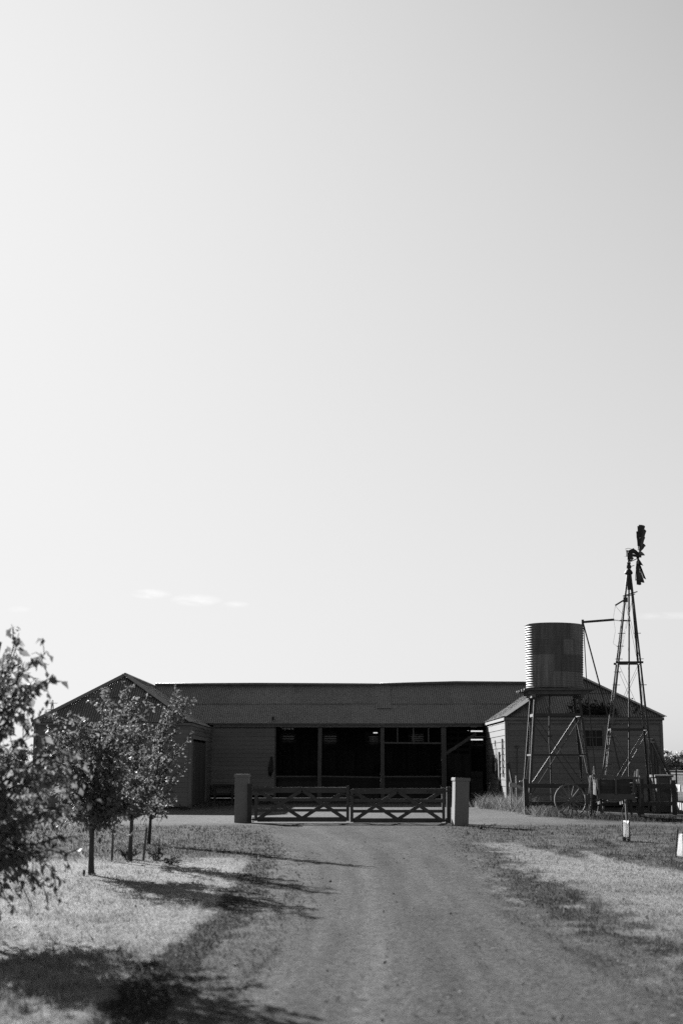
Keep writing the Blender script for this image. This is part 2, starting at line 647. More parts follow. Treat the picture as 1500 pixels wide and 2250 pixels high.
gx, gy = ground_samples(230000, -60, 1560, 1815, 2330)
al = albedo(gx, gy)
tt = rng.random(len(gx))
is_l = gx < LAWN_EDGE(gy) + 0.05
is_r = gx > RIGHT_EDGE(gy) - 0.1
ind = (gx > DRIVE_A(gy)) & (gx < DRIVE_B(gy))
far_ok = gy < 40.5
keep = (is_l | is_r) & far_ok
tuft = sm(0.45, 0.75, fbm(gx * 5, gy * 3.5 + 11, 3))
hgt = (0.012 + 0.026 * rng.random(len(gx)) + 0.012 * (al < 0.1)) * (0.7 + 1.5 * tuft)
wid = np.maximum(0.004, gy * 0.00042)
blades('lawn_grass', gx[keep], gy[keep], hgt[keep], wid[keep], np.clip(al[keep] * rng.uniform(0.55, 1.6, keep.sum()), 0.02, 0.6),
       rng.uniform(0.2, 1.1, keep.sum()))
tag(bpy.data.objects['lawn_grass'], 'dry mown grass growing on both sides of the gravel drive', 'grass')
edge = np.minimum(gx - DRIVE_A(gy), DRIVE_B(gy) - gx)          # how far inside the gravel
vk = (~is_l) & (~is_r) & far_ok & (tt < np.clip(0.75 - edge * 1.6, 0, .75) * np.where(al < 0.06, 1.0, 0.30))
x_, y_ = gx[vk], gy[vk]
blades('verge_weeds', x_, y_, 0.014 + 0.04 * rng.random(len(x_)) ** 2, np.maximum(0.006, y_ * 0.0006),
       np.clip(al[vk] * rng.uniform(0.5, 1.5, len(x_)), 0.02, 0.5), rng.uniform(0.3, 1.3, len(x_)))
tag(bpy.data.objects['verge_weeds'], 'low dark weeds along the ragged edges of the gravel drive', 'weeds')

# stray stalks standing above the mown grass and along the verges
qx, qy = ground_samples(2600, -40, 1540, 1830, 2300)
o_ = (qy < 40) & (np.minimum(qx - DRIVE_A(qy), DRIVE_B(qy) - qx) < 0.1) & (fbm(qx * 1.3, qy * .9 + 60) > .5)
qx, qy = qx[o_], qy[o_]
blades('grass_stalks', qx, qy, rng.uniform(.04, .13, len(qx)), np.maximum(.004, qy * .0003), rng.uniform(.05, .3, len(qx)), rng.uniform(.2, 1.2, len(qx)))
tag(bpy.data.objects['grass_stalks'], 'stray stalks standing above the mown grass beside the drive', 'grass')

# loose stones on the gravel
sx_, sy_ = ground_samples(60000, -40, 1560, 1800, 2330)
e_ = np.minimum(sx_ - DRIVE_A(sy_), DRIVE_B(sy_) - sx_)
k_ = (e_ > -0.35) & (sy_ < 41) & (rng.random(len(sx_)) < 0.5)
sx_, sy_ = sx_[k_], sy_[k_]
n_ = len(sx_)
r_ = (0.003 + 0.006 * rng.random(n_) ** 3) * np.clip(sy_ / 16, 0.7, 1.8)
rot = rng.uniform(0, 6.28, n_)
oct_ = np.array([[1, 0, 0], [0, 1, 0], [-1, 0, 0], [0, -1, 0], [0, 0, .4], [0, 0, -.5]], float)
V = oct_[None] * (r_[:, None, None] * rng.uniform(.6, 1.4, (n_, 6, 1)))
c_, s_ = np.cos(rot)[:, None], np.sin(rot)[:, None]
V = np.stack([V[..., 0] * c_ - V[..., 1] * s_, V[..., 0] * s_ + V[..., 1] * c_, V[..., 2]], -1)
V += np.stack([sx_, sy_, ground_z(sx_, sy_) + .012], -1)[:, None]
F = np.array([[0, 1, 4], [1, 2, 4], [2, 3, 4], [3, 0, 4], [1, 0, 5], [2, 1, 5], [3, 2, 5], [0, 3, 5]])
me = bpy.data.meshes.new('loose_gravel')
set_mesh(me, V.reshape(-1, 3), (np.arange(n_)[:, None, None] * 6 + F[None]).reshape(-1, 3), np.repeat(np.where(rng.random(n_) < .05, rng.uniform(.2, .5, n_), rng.uniform(.05, .17, n_)), 6))
me.materials.append(MATS['grass_blade'])
ob = bpy.data.objects.new('loose_gravel', me)
COL.objects.link(ob)
tag(ob, 'loose stones scattered over the gravel drive', 'gravel', kind='stuff')

# fallen leaves: pale flakes on grass and gravel
lx_, ly_ = ground_samples(2200, -40, 1540, 1815, 2300)
o_ = (ly_ < 40) & ((np.minimum(lx_ - DRIVE_A(ly_), DRIVE_B(ly_) - lx_) < 0.2) | (rng.random(len(lx_)) < .35))
lx_, ly_ = lx_[o_], ly_[o_]
n_ = len(lx_)
a_ = rng.uniform(0, 6.28, n_)
sz = rng.uniform(.018, .036, n_) * np.clip(ly_ / 18, .7, 1.5)
dx_, dy_ = np.cos(a_) * sz, np.sin(a_) * sz
z_ = ground_z(lx_, ly_) + .02
tl = rng.uniform(-.012, .022, n_)
V = np.stack([np.stack([lx_ - dx_, ly_ - dy_, z_ - tl], -1), np.stack([lx_ + dy_ * .5, ly_ - dx_ * .5, z_ + .006], -1),
              np.stack([lx_ + dx_, ly_ + dy_, z_ + tl], -1), np.stack([lx_ - dy_ * .5, ly_ + dx_ * .5, z_ + .008], -1)], 1)
me = bpy.data.meshes.new('fallen_leaves')
set_mesh(me, V.reshape(-1, 3), np.arange(n_ * 4).reshape(-1, 4), np.repeat(rng.uniform(.03, .45, n_) ** 1.5, 4))
me.materials.append(MATS['grass_blade'])
ob = bpy.data.objects.new('fallen_leaves', me)
COL.objects.link(ob)
tag(ob, 'pale fallen leaves lying scattered over the grass and gravel', 'leaves', kind='stuff')

# tall dry grass in front of the tank stand and fence


def tall_patch(n, pts, spread):
    p = np.array([tuple(G(*q))[:2] for q in pts])
    k = rng.uniform(0, len(p) - 1.001, n)
    i = k.astype(int)
    f = (k - i)[:, None]
    c = p[i] * (1 - f) + p[i + 1] * f
    c += np.stack([rng.normal(0, spread[0], n), rng.normal(0, spread[1], n)], -1)
    return c[:, 0], c[:, 1]


cx_, cy_ = tall_patch(95, [(1088, 1775), (1120, 1779), (1160, 1786), (1215, 1793), (1285, 1797)], (0.25, 0.8))
ci = rng.integers(0, 95, 7500)
chh = np.where(cx_ < G(1150, 1785).x, rng.uniform(.45, .85, 95), rng.uniform(.10, .46, 95))
rad_ = rng.uniform(.10, .32, 95)
hx, hy = cx_[ci] + rng.normal(0, 1, 7500) * rad_[ci], cy_[ci] + rng.normal(0, 1, 7500) * rad_[ci]
hh = chh[ci] * rng.uniform(.35, 1.05, 7500)
blades('tall_grass', hx, hy, hh, np.full(len(hx), 0.010), rng.uniform(0.05, 0.34, len(hx)) * np.where(hx < G(1160, 1786).x, 1.0, .62), rng.uniform(0.3, 1.5, len(hx)))
tag(bpy.data.objects['tall_grass'], 'tall dry grass along the rail fence under the tank stand', 'grass')
hx, hy = tall_patch(3200, [(1290, 1797), (1340, 1800), (1400, 1803), (1480, 1806), (1560, 1810)], (0.35, 0.8))
hh = rng.uniform(0.05, 0.30, len(hx)) * sm(.25, .75, fbm(hx * 1.6, hy * 1.1 + 4)) + .02
blades('fence_weeds', hx, hy, hh, np.full(len(hx), 0.012), rng.uniform(0.02, 0.09, len(hx)), rng.uniform(0.3, 1.0, len(hx)))
tag(bpy.data.objects['fence_weeds'], 'dark weeds growing under and around the broken cart', 'weeds')
hx, hy = tall_patch(900, [(420, 1778), (470, 1770), (520, 1769), (600, 1766)], (0.4, 0.35))
keep_ = (hy < 55.7) | (hx > -5.7)
hx, hy = hx[keep_], hy[keep_]
blades('wall_weeds', hx, hy, rng.uniform(0.05, 0.3, len(hx)), np.full(len(hx), 0.02), rng.uniform(0.04, 0.14, len(hx)), rng.uniform(0.3, 1.0, len(hx)))
tag(bpy.data.objects['wall_weeds'], 'weeds growing against the foot of the boarded shed wall', 'weeds')

# ------------------------------------------------------------------ the farm shed (one U-shaped building)
YL, YR, YM, YB = 56.0, 57.0, 65.0, 72.0            # fronts of the two wings, front and back of the middle range
XL0, XL1 = P(75, 1700, YL).x, P(418, 1700, YL).x
XR0, XR1 = P(1113, 1690, YR).x, P(1455, 1690, YR).x
XB = [P(px, 1690, YM).x for px in (603, 701, 840, 975)]
ZE_L, ZE_M, ZE_R = P(200, 1587, YL - .3).z, P(760, 1589, YM - .3).z, P(1250, 1575, YR - .3).z
ZRIDGE_M = P(600, 1505, 68.6).z
SO = Vector((0, 62, 0))
shed = thing('farm_shed', 'long low farm shed with corrugated iron roofs and open stalls behind the gate', 'shed', SO)


def sb(mb, name, material, parent=shed, smooth=False):
    return mb.build(name, material, parent, SO, smooth)


def board_wall(p0, p1, z0, z1, pitch=0.185, openings=(), depth=0.026, thick=0.03, length=4.2):
    """overlapping weatherboards from p0 to p1 (outside is to the right of p0->p1); openings are (u0,u1,z0,z1)"""
    p0, p1 = Vector((*p0, 0)), Vector((*p1, 0))
    d = (p1 - p0)
    Lw = d.length
    d.normalize()
    nrm = Vector((d.y, -d.x, 0))
    mb = MB()
    z = z0
    row = 0
    while z < z1 - 0.02:
        zt = min(z + pitch, z1)
        segs = [(0.0, Lw)]
        for (a, b, c, e) in openings:
            if c < (z + zt) / 2 < e:
                ns = []
                for s0, s1 in segs:
                    if b <= s0 or a >= s1:
                        ns.append((s0, s1))
                    else:
                        if a > s0:
                            ns.append((s0, a))
                        if b < s1:
                            ns.append((b, s1))
                segs = ns
        for s0, s1 in segs:
            u = s0
            first = True
            while u < s1 - 0.01:
                e = min(s1, u + (length * random.uniform(0.35, 1.0) if first else length))
                if s1 - e < 0.5:
                    e = s1
                first = False
                j0, j1 = random.uniform(-.004, .004), random.uniform(-.004, .004)
                o = random.uniform(0, 0.004)
                A, B = p0 + d * (u + 0.002), p0 + d * (e - 0.002)
                lo, hi = depth + o, 0.004
                mb.hexa([A - nrm * thick + Vector((0, 0, z + j0)), A + nrm * lo + Vector((0, 0, z + j0)),
                         B + nrm * lo + Vector((0, 0, z + j1)), B - nrm * thick + Vector((0, 0, z + j1)),
                         A - nrm * thick + Vector((0, 0, zt + j0)), A + nrm * hi + Vector((0, 0, zt + j0)),
                         B + nrm * hi + Vector((0, 0, zt + j1)), B - nrm * thick + Vector((0, 0, zt + j1))])
                u = e
        z = zt
        row += 1
    return mb


def corr_sheet(origin, ud, vd, u0, u1, v0f, v1f, pitch=0.094, amp=0.0125, sheet=10, lapv=(), lift=0.010, spw=6):
    """corrugated iron: u along the eave, v up the slope, v limits given per column; sheets ten waves wide in courses"""
    ud, vd, origin = Vector(ud).normalized(), Vector(vd).normalized(), Vector(origin)
    nn = ud.cross(vd).normalized()
    if nn.z < 0:
        nn = -nn
    mb = MB()
    step = pitch / spw
    ncol = int((u1 - u0) / step)
    per = sheet * spw
    c = 0
    courses = [-1e9] + list(lapv) + [1e9]
    while c < ncol:
        c1 = min(ncol, c + per)
        for ci in range(len(courses) - 1):
            tilt = random.uniform(-.003, .003)
            cols = []
            for k in range(c, c1 + 1):
                u = u0 + k * step
                a, b = v0f(u), v1f(u)
                lo, hi = max(a, courses[ci] - (0.06 if ci else 0)), min(b, courses[ci + 1])
                if hi - lo < 0.02:
                    cols.append(None)
                    continue
                h = amp * math.sin(2 * math.pi * u / pitch)
                rows = []
                for q in (0.0, 0.5, 1.0):
                    v = lo + (hi - lo) * q
                    rows.append(origin + ud * u + vd * v + nn * (h + lift * (1 - q) * (1 if ci else 0.3) + tilt))
                cols.append(rows)
            for A, B in zip(cols[:-1], cols[1:]):
                if A is None or B is None:
                    continue
                o = len(mb.v)
                mb.v += [tuple(p) for p in A] + [tuple(p) for p in B]
                mb.f += [(o, o + 3, o + 4, o + 1), (o + 1, o + 4, o + 5, o + 2)]
        c = c1
    return mb


def weld(ob):
    """join the strips of each sheet so that one sheet is one piece"""
    import bmesh
    bm = bmesh.new()
    bm.from_mesh(ob.data)
    bmesh.ops.remove_doubles(bm, verts=bm.verts, dist=0.0008)
    bm.to_mesh(ob.data)
    bm.free()
    return ob


# --- walls
OV = 0.20
sb(board_wall((XL0, YL), (XL1, YL), 0.05, ZE_L - 0.05), 'wall', 'weatherboard')
door_u0, door_u1 = 0.45, 6.2
sb(board_wall((XL1, YL), (XL1, YM), 0.05, ZE_L - 0.05, openings=[(door_u0, door_u1, 0, 2.62)]), 'wall', 'weatherboard')
sb(board_wall((XL1, YM), (XB[0], YM), 0.3, ZE_M - 0.15), 'wall', 'weatherboard')
sb(board_wall((XL0, YB), (XL0, YL), 0.05, ZE_L - 0.05), 'wall', 'weatherboard')
win = (P(1281, 1600, YR).x - XR0, P(1321, 1600, YR).x - XR0, P(1300, 1641, YR).z, P(1300, 1599, YR).z)
sb(board_wall((XR0, YR), (XR1, YR), 0.05, ZE_R - 0.25, pitch=0.21, openings=[win]), 'wall', 'weatherboard')
sb(board_wall((XR0, YM), (XR0, YR), 0.05, ZE_R - 0.12, pitch=0.25), 'wall', 'weatherboard')
sb(board_wall((XR1, YR), (XR1, YB), 0.05, ZE_R - 0.05, pitch=0.21), 'wall', 'weatherboard')
# back wall: upright planks with vent openings
VENTS = []
for px, py0, py1, wpx in ((631, 1600, 1628, 23), (724, 1607, 1632, 24), (820, 1609, 1632, 25), (914, 1609, 1630, 24), (1045, 1605, 1636, 36)):
    a, b = P(px - wpx / 2, 1610, YB - .1), P(px + wpx / 2, 1610, YB - .1)
    VENTS.append((a.x, b.x, P(px, py1, YB - .1).z, P(px, py0, YB - .1).z))
mb = MB()
x = XL0
while x < XR1:
    wv = random.uniform(0.13, 0.17)
    x2 = min(x + wv, XR1)
    spans = [(0.02, ZE_M + 0.0)]
    for (a, b, c, e) in VENTS:
        if a < (x + x2) / 2 < b:
            spans = [(0.02, c), (e, ZE_M)]
    for s0, s1 in spans:
        o_ = random.uniform(-.006, .006)
        mb.box(x - .004, x2 + .004, YB - .03 + o_, YB + o_, s0, s1)
    x = x2
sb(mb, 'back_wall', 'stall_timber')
for i, (a, b, c, e) in enumerate(VENTS):
    mb = MB()
    n = 5
    a, b = a - .12, b + .12
    for k in range(n):
        z = c + (e - c) * (k + 0.5) / n
        # slats lie tilted; a gap is left where the photo shows daylight
        g = {0: (4,), 2: (4,), 4: (1, 4)}.get(i, ())
        hh_ = (e - c) / n
        if k in g:
            mb.bar((a, YB - .05, z - hh_ * .22), (b, YB - .05, z - hh_ * .22), 0.02, hh_ * .5)
            if i == 0:
                for q in (0.22, 0.42, 0.7):
                    xx = a + (b - a) * q
                    mb.box(xx, xx + .05, YB - .07, YB - .05, z - .01, z + hh_ * .5)
            if i == 2:
                mb.box(a, a + (b - a) * .5, YB - .07, YB - .05, z - .01, z + hh_ * .5)
        else:
            mb.hexa([(a, YB - .10, z - hh_ * .52), (b, YB - .10, z - hh_ * .52), (b, YB - .085, z - hh_ * .52), (a, YB - .085, z - hh_ * .52),
                     (a, YB - .045, z + hh_ * .55), (b, YB - .045, z + hh_ * .55), (b, YB - .03, z + hh_ * .55), (a, YB - .03, z + hh_ * .55)])
    sb(mb, 'vent', 'old_timber')
# inner side walls of the open stalls and low plank fronts
mb = MB()
mb.box(XB[0] - .12, XB[0] - .06, YM + .06, YB - .04, 0.02, ZE_M + .3)
mb.box(XR0 + 1.2, XR0 + 1.26, YM + .02, YB - .04, 0.02, ZE_M + .3)
for xb_ in XB[1:]:
    z = .05
    while z < 1.5:
        mb.box(xb_ - .02, xb_ + .02, YM + 1.2, YB - .06, z, z + .17)
        z += .18
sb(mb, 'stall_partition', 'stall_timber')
for i in range(3):                        # stall doors and panels on the back wall
    x0, x1 = XB[i], XB[i + 1]
    n = 3
    for k in range(n):
        a = x0 + (x1 - x0) * (k + .15) / n
        b = x0 + (x1 - x0) * (k + .80) / n
        if k == 1 and i != 1:
            continue
        mb = MB()
        u = a
        while u < b - .02:
            mb.box(u + .002, min(u + .14, b), YB - .16, YB - .125, .35, 2.35)
            u += .14
        mb.box(a, b, YB - .19, YB - .16, 1.22, 1.32)
        mb.box(a, b, YB - .19, YB - .16, 2.15, 2.25)
        sb(mb, 'stall_panel', 'stall_timber')
# --- posts, beam, rails of the open front
for i, xp in enumerate(XB):
    w_ = (.10, .17, .17, .22)[i]
    mb = MB()
    mb.bar((xp, YM + .1, 0), (xp + (0, .04, 0, 0)[i], YM + .1, ZE_M - .13), w_, w_)
    mb.bar((xp + .03, YM + .23, 0), (xp + .03, YM + .23, 1.25), w_ * .9, .06)
    sb(mb, 'post', 'old_timber')
mb = MB()
mb.bar((XB[0] - .1, YM + .1, ZE_M - .05), (XR0 - .02, YM + .1, ZE_M - .03), .14, .22)
sb(mb, 'lintel', 'old_timber')
mb = MB()
for i in range(3):
    za, zb = 1.13 + random.uniform(-.02, .03), 1.12 + random.uniform(-.05, .02)
    mb.bar((XB[i] + .05, YM + .25, za), (XB[i + 1] - .05, YM + .25, zb), .05, .06)
sb(mb, 'rail', 'old_timber')
mb = MB()
for i in range(3):
    z = .08
    while z < 1.0:
        mb.box(XB[i] + .1, XB[i + 1] - .1, YM + 1.1, YM + 1.14, z, z + .2)
        z += .205
    mb.box(XB[i] + .1, XB[i + 1] - .1, YM + .7, YM + 1.1, .55, .6)
sb(mb, 'feed_trough', 'stall_timber')
zt = P(900, 1632, YM).z
mb = MB()
mb.bar((XB[2] + .09, YM + .1, zt), (XB[3] - .1, YM + .1, zt - .02), .06, .07)
for px in (873, 908, 941):
    xx = P(px, 1615, YM).x
    mb.bar((xx, YM + .1, zt + .035), (xx, YM + .1, ZE_M - .16), .05, .06)
sb(mb, 'transom_frame', 'old_timber')
mb = MB()
a, b = P(976, 1656, YM), P(1046, 1612, YM)
mb.bar((XB[3] + .09, YM + .1, a.z), (b.x, YM + .1, b.z), .09, .13)
sb(mb, 'brace', 'old_timber')
# last bay: boarded doors
mb = MB()
x0, x1 = P(982, 1660, YM + 2).x, P(1030, 1660, YM + 2).x
ztop = P(1000, 1656, YM + 2).z
u = x0
while u < x1 - .02:
    mb.box(u + .003, min(u + .16, x1), YM + 2, YM + 2.04, .05, ztop)
    u += .16
for k in range(5):
    mb.box(x0, x1, YM + 2.0, YM + 2.03, ztop + .12 + k * .27, ztop + .12 + k * .27 + .12)
mb.box((x0 + x1) / 2 - .04, (x0 + x1) / 2 + .04, YM + 1.96, YM + 1.998, ztop + .02, ZE_M)
mb.box(x1 + .002, x1 + .09, YM + 1.98, YM + 2.06, .02, ZE_M)
sb(mb, 'door', 'stall_timber')
mb = MB()
x0, x1 = P(1034, 1700, YM + 1.6).x, XR0 - .02
ztop = P(1050, 1695, YM + 1.6).z
u = x0
while u < x1 - .02:
    mb.box(u + .003, min(u + .16, x1), YM + 1.6, YM + 1.64, .05, ztop)
    u += .16
mb.box(x0, x1, YM + 1.55, YM + 1.598, ztop - .28, ztop - .18)
sb(mb, 'half_door', 'dark_timber')
# sliding plank door in the wing
mb = MB()
y = YL + door_u0 + .02
while y < YL + door_u1 - .03:
    y2 = min(y + .19, YL + door_u1 - .02)
    mb.box(XL1 - .045 + random.uniform(-.006, .006), XL1 + .004, y + .004, y2, .06 + random.uniform(0, .05), 2.55 + random.uniform(-.03, .03))
    y = y2
dr = sb(mb, 'sliding_door', 'dark_timber')
mb = MB()
mb.tube([(XL1 + .03, YL + 3.0, 1.05), (XL1 + .06, YL + 3.0, 1.1), (XL1 + .06, YL + 3.0, 1.3), (XL1 + .03, YL + 3.0, 1.35)], .012, 6)
sb(mb, 'handle', 'black_iron', dr)
mb = MB()
for yy in (YL + door_u0 - .06, YL + door_u1 + .06):
    mb.box(XL1 - .02, XL1 + .05, yy - .06, yy + .06, .02, 2.64)
mb.box(XL1 - .02, XL1 + .055, YL + door_u0 - .12, YL + door_u1 + .12, 2.641, 2.76)
sb(mb, 'door_frame', 'trim_paint')
# corner boards
for (x, y, z) in ((XL0, YL, ZE_L), (XL1, YL, ZE_L), (XR0, YR, ZE_R), (XR1, YR, ZE_R)):
    mb = MB()
    mb.box(x - .055, x + .055, y - .05, y + .05, .0, z - .08)
    sb(mb, 'corner_board', 'trim_paint')
# frieze / fascia boards
mb = MB()
mb.box(XR0 + .06, XR1 - .06, YR - .05, YR - .025, ZE_R - .25, ZE_R - .06)
sb(mb, 'frieze_board', 'trim_paint')
mb = MB()
mb.box(XL0 + .06, XL1 - .06, YL - .045, YL - .02, ZE_L - .2, ZE_L - .04)
sb(mb, 'frieze_board', 'trim_paint')
# window in the wing facing the yard
wx0, wx1, wz0, wz1 = XR0 + win[0], XR0 + win[1], win[2], win[3]
mb = MB()
for (a, b, c, e) in ((wx0 - .06, wx0, wz0 - .06, wz1 + .06), (wx1, wx1 + .06, wz0 - .06, wz1 + .06)):
    mb.box(a, b, YR - .035, YR + .05, c, e)
mb.box(wx0, wx1, YR - .034, YR + .05, wz1, wz1 + .06)
mb.box(wx0, wx1, YR - .034, YR + .05, wz0 - .06, wz0)
wn = sb(mb, 'window', 'old_timber')
mb = MB()
for k in (1, 2):
    xx = wx0 + (wx1 - wx0) * k / 3
    mb.box(xx - .015, xx + .015, YR - .012, YR + .02, wz0, wz1)
mb.box(wx0, wx1, YR - .015, YR + .018, (wz0 + wz1) / 2 - .015, (wz0 + wz1) / 2 + .015)
sb(mb, 'glazing_bar', 'old_timber', wn)
mb = MB()
mb.box(wx0, wx1, YR + .022, YR + .028, wz0, wz1)
sb(mb, 'pane', 'glass_dark', wn)
mb = MB()
mb.box(wx0 - .1, wx1 + .1, YR - .09, YR - .036, wz0 - .1, wz0 - .062)
sb(mb, 'sill', 'trim_paint', wn)

# --- roofs
run_m = 68.6 - (YM - OV)
slope_m = math.atan2(ZRIDGE_M - ZE_M, run_m)
len_m = run_m / math.cos(slope_m)
cxL, hwL = (XL0 + XL1) / 2, (XL1 - XL0) / 2 + .10
cxR, hwR = (XR0 + XR1) / 2, (XR1 - XR0) / 2 + .12
apexL = P(275, 1482, YL - OV + hwL)
apexR = P(1262, 1476, YR - OV + hwR)
cxL = apexL.x


def wing_roof(cx, hw, ye, ze, za, side_main, parts):
    """hipped front end, two long slopes running back into the middle roof"""
    rise = za - ze
    yr_end = 71.5
    sl = math.hypot(hw, rise)
    # hip end facing the drive: triangle
    sb(weld_mb(corr_sheet((cx - hw, ye, ze), (1, 0, 0), (0, hw, rise), 0, 2 * hw,
                          lambda u: 0.0, lambda u: sl * min(u, 2 * hw - u) / hw, lapv=(sl * .52,))), 'roof', 'roof_iron')
    for s in (-1, 1):
        # eave at x = cx + s*hw, running back (u = y)
        def v0(u, s=s):
            y = ye + u
            if s == side_main and y > YM - OV:
                zm = ZE_M + (min(y, 68.6) - (YM - OV)) * math.tan(slope_m)
                return max(0.0, (zm - ze) / rise * sl)
            return 0.0

        def v1(u):
            return sl * min(1.0, u / hw)
        sb(weld_mb(corr_sheet((cx + s * hw, ye, ze), (0, 1, 0), (-s * hw, 0, rise), 0.0, yr_end - ye, v0, v1, lapv=(sl * .5,))), 'roof', 'roof_iron')
    # boarded gable closing the back of the wing
    mb_ = MB()
    k_ = -hw + .3
    while k_ < hw - .3:
        k2_ = min(k_ + .2, hw - .3)
        zt1 = ze + rise * (1 - max(abs(k_), abs(k2_)) / hw) - .03
        zt2 = max(zt1, ze)
        mb_.box(cx + k_ - .003, cx + k2_ + .003, 71.3 + random.uniform(-.005, .005), 71.33, ze - .12, zt2)
        k_ = k2_
    sb(mb_, 'gable_wall', 'stall_timber')
    # ridge and hip cappings
    mb_ = MB()
    ap = Vector((cx, ye + hw, za + .02))
    mb_.tube([ap, (cx, yr_end, za + .02)], .055, 8)
    for s in (-1, 1):
        if s < 0 < side_main:
            of_ = Vector((.045, -.53 * .024, .85 * .024))
            mb_.bar(Vector((cx + s * hw, ye, ze)) + of_, Vector((cx, ye + hw, za)) + of_, .20, .014, up=(0, -.53, .85))
        else:
            mb_.bar((cx + s * hw, ye, ze + .022), ap, .30, .016, up=(s * .29, -.29, .91))
    sb(mb_, 'ridge_cap', 'roof_iron')
    # gutter and fascia under the eaves
    mb_ = MB()
    mb_.box(cx - hw + .03, cx + hw - .03, ye + .02, ye + .05, ze - .11, ze - .02)
    for s in (-1, 1):
        yend = YM - OV - .02 if s == side_main else yr_end
        x_ = cx + s * (hw - .035)
        mb_.box(x_ - .015, x_ + .015, ye + .051, yend, ze - .13, ze - .02)
    # soffit rafters
    k_ = ye + .4
    while k_ < YM - .6:
        x_ = cx + side_main * hw
        mb_.bar((x_ - side_main * .05, k_, ze - .06), (x_ - side_main * .42, k_, ze + .10), .05, .08)
        k_ += .6
    sb(mb_, 'fascia', 'trim_paint')


def weld_mb(mb_):
    """merge coincident strip vertices inside a corrugated roof"""
    key, remap, nv = {}, [], []
    for p in mb_.v:
        k = (round(p[0], 4), round(p[1], 4), round(p[2], 4))
        if k not in key:
            key[k] = len(nv)
            nv.append(p)
        remap.append(key[k])
    mb_.v = nv
    mb_.f = [tuple(remap[i] for i in f) for f in mb_.f]
    return mb_


wing_roof(cxL, hwL, YL - OV, ZE_L, apexL.z, 1, shed)
wing_roof(cxR, hwR, YR - OV, ZE_R, apexR.z, -1, shed)


def main_v0(x):
    """middle roof starts where it comes out of the wing roofs"""
    z = ZE_M
    if x < cxL + hwL:
        zz = apexL.z - (apexL.z - ZE_L) * abs(x - cxL) / hwL
        z = max(z, zz)
    if x > cxR - hwR:
        zz = apexR.z - (apexR.z - ZE_R) * abs(x - cxR) / hwR
        z = max(z, zz)
    return min(len_m, (z - ZE_M) / math.sin(slope_m))


def ridge_rise(x):
    return float(np.interp(x, [-20, 1.7, 2.2, 5.5, 9.8], [0, 0, .02, .10, .07]))


sb(weld_mb(corr_sheet((0, YM - OV, ZE_M), (1, 0, 0), (0, math.cos(slope_m), math.sin(slope_m)), cxL, cxR,
                      main_v0, lambda u: len_m + ridge_rise(u) / math.sin(slope_m), lapv=(len_m * .50,))), 'roof', 'roof_iron')
sb(weld_mb(corr_sheet((0, YB + .4, ZE_M - .1), (1, 0, 0), (0, -(YB + .4 - 68.6), ZRIDGE_M - ZE_M + .1), cxL, cxR,
                      lambda u: 0, lambda u: math.hypot(YB + .4 - 68.6, ZRIDGE_M - ZE_M + .1), lapv=(2.0,), spw=4)), 'roof', 'roof_iron')
mb = MB()
xA, xB_ = P(755, 1503, 68.6).x, P(835, 1503, 68.6).x
zr = ZRIDGE_M + .015
mb.tube([(cxL, 68.6, zr), (-4, 68.6, zr + .02), (xA, 68.6, zr), (xB_ + .05, 68.6, zr - .015)], .075, 8)
mb.tube([(xB_, 68.62, zr + .012), (5.5, 68.8, zr + .11), (cxR, 68.76, zr + .08)], .075, 8)
sb(mb, 'ridge_cap', 'roof_iron', smooth=True)
# a lifted sheet by the break in the ridge
mb = corr_sheet((0, YM - OV, ZE_M + .022), (1, 0, 0), (0, math.cos(slope_m), math.sin(slope_m)), xB_ - .25, xB_ + .45,
                lambda u: len_m * .36, lambda u: len_m * 1.0)
sb(weld_mb(mb), 'roof_patch', 'roof_iron')
# gutter along the open front
mb = MB()
mb.box(cxL + hwL + .05, cxR - hwR - .05, YM - OV + .02, YM - OV + .05, ZE_M - .15, ZE_M - .03)
mb.tube([(cxL + hwL + .05, YM - OV - .03, ZE_M - .03), (0, YM - OV - .03, ZE_M - .04), (cxR - hwR - .05, YM - OV - .03, ZE_M - .03)], .05, 8)
sb(mb, 'gutter', 'roof_iron')
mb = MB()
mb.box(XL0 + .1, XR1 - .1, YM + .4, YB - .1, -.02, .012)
sb(mb, 'stall_floor', 'dark_floor')

# things standing or hanging at the shed
mb = MB()
bx0, bx1 = P(468, 1725, YM - .5).x, P(515, 1725, YM - .5).x
mb.box(bx0, bx1, YM - .65, YM - .42, .72, .78, .006)
mb.box(bx0, bx1, YM - .40, YM - .2, .72, .78, .006)
mb.box(bx0 + .05, bx0 + .13, YM - .62, YM - .25, .0, .72)
mb.box(bx1 - .13, bx1 - .05, YM - .62, YM - .25, .0, .72)
mb.box(bx0 + .131, bx1 - .131, YM - .5, YM - .44, .3, .4)
o = mb.build('work_bench', 'dark_timber')
tag(o, 'low dark plank bench against the closed boarded wall', 'bench')
mb = MB()
h0 = P(597, 1662, YM - .06)
mb.tube([h0, h0 + Vector((-.05, -.02, -.25)), h0 + Vector((-.08, -.02, -.6)), h0 + Vector((-.03, -.02, -.9)), h0 + Vector((.04, -.02, -.6)),
         h0 + Vector((.03, -.02, -.2)), h0], [.03, .05, .06, .05, .06, .04, .03], 8)
mb.tube([h0 + Vector((-.02, -.04, -.1)), h0 + Vector((-.14, -.05, -.5)), h0 + Vector((-.1, -.04, -.85))], .02, 6)
o = mb.build('horse_collar', 'rust_iron', smooth=True)
tag(o, 'dark harness collar hanging on the board wall by the first stall post', 'harness')


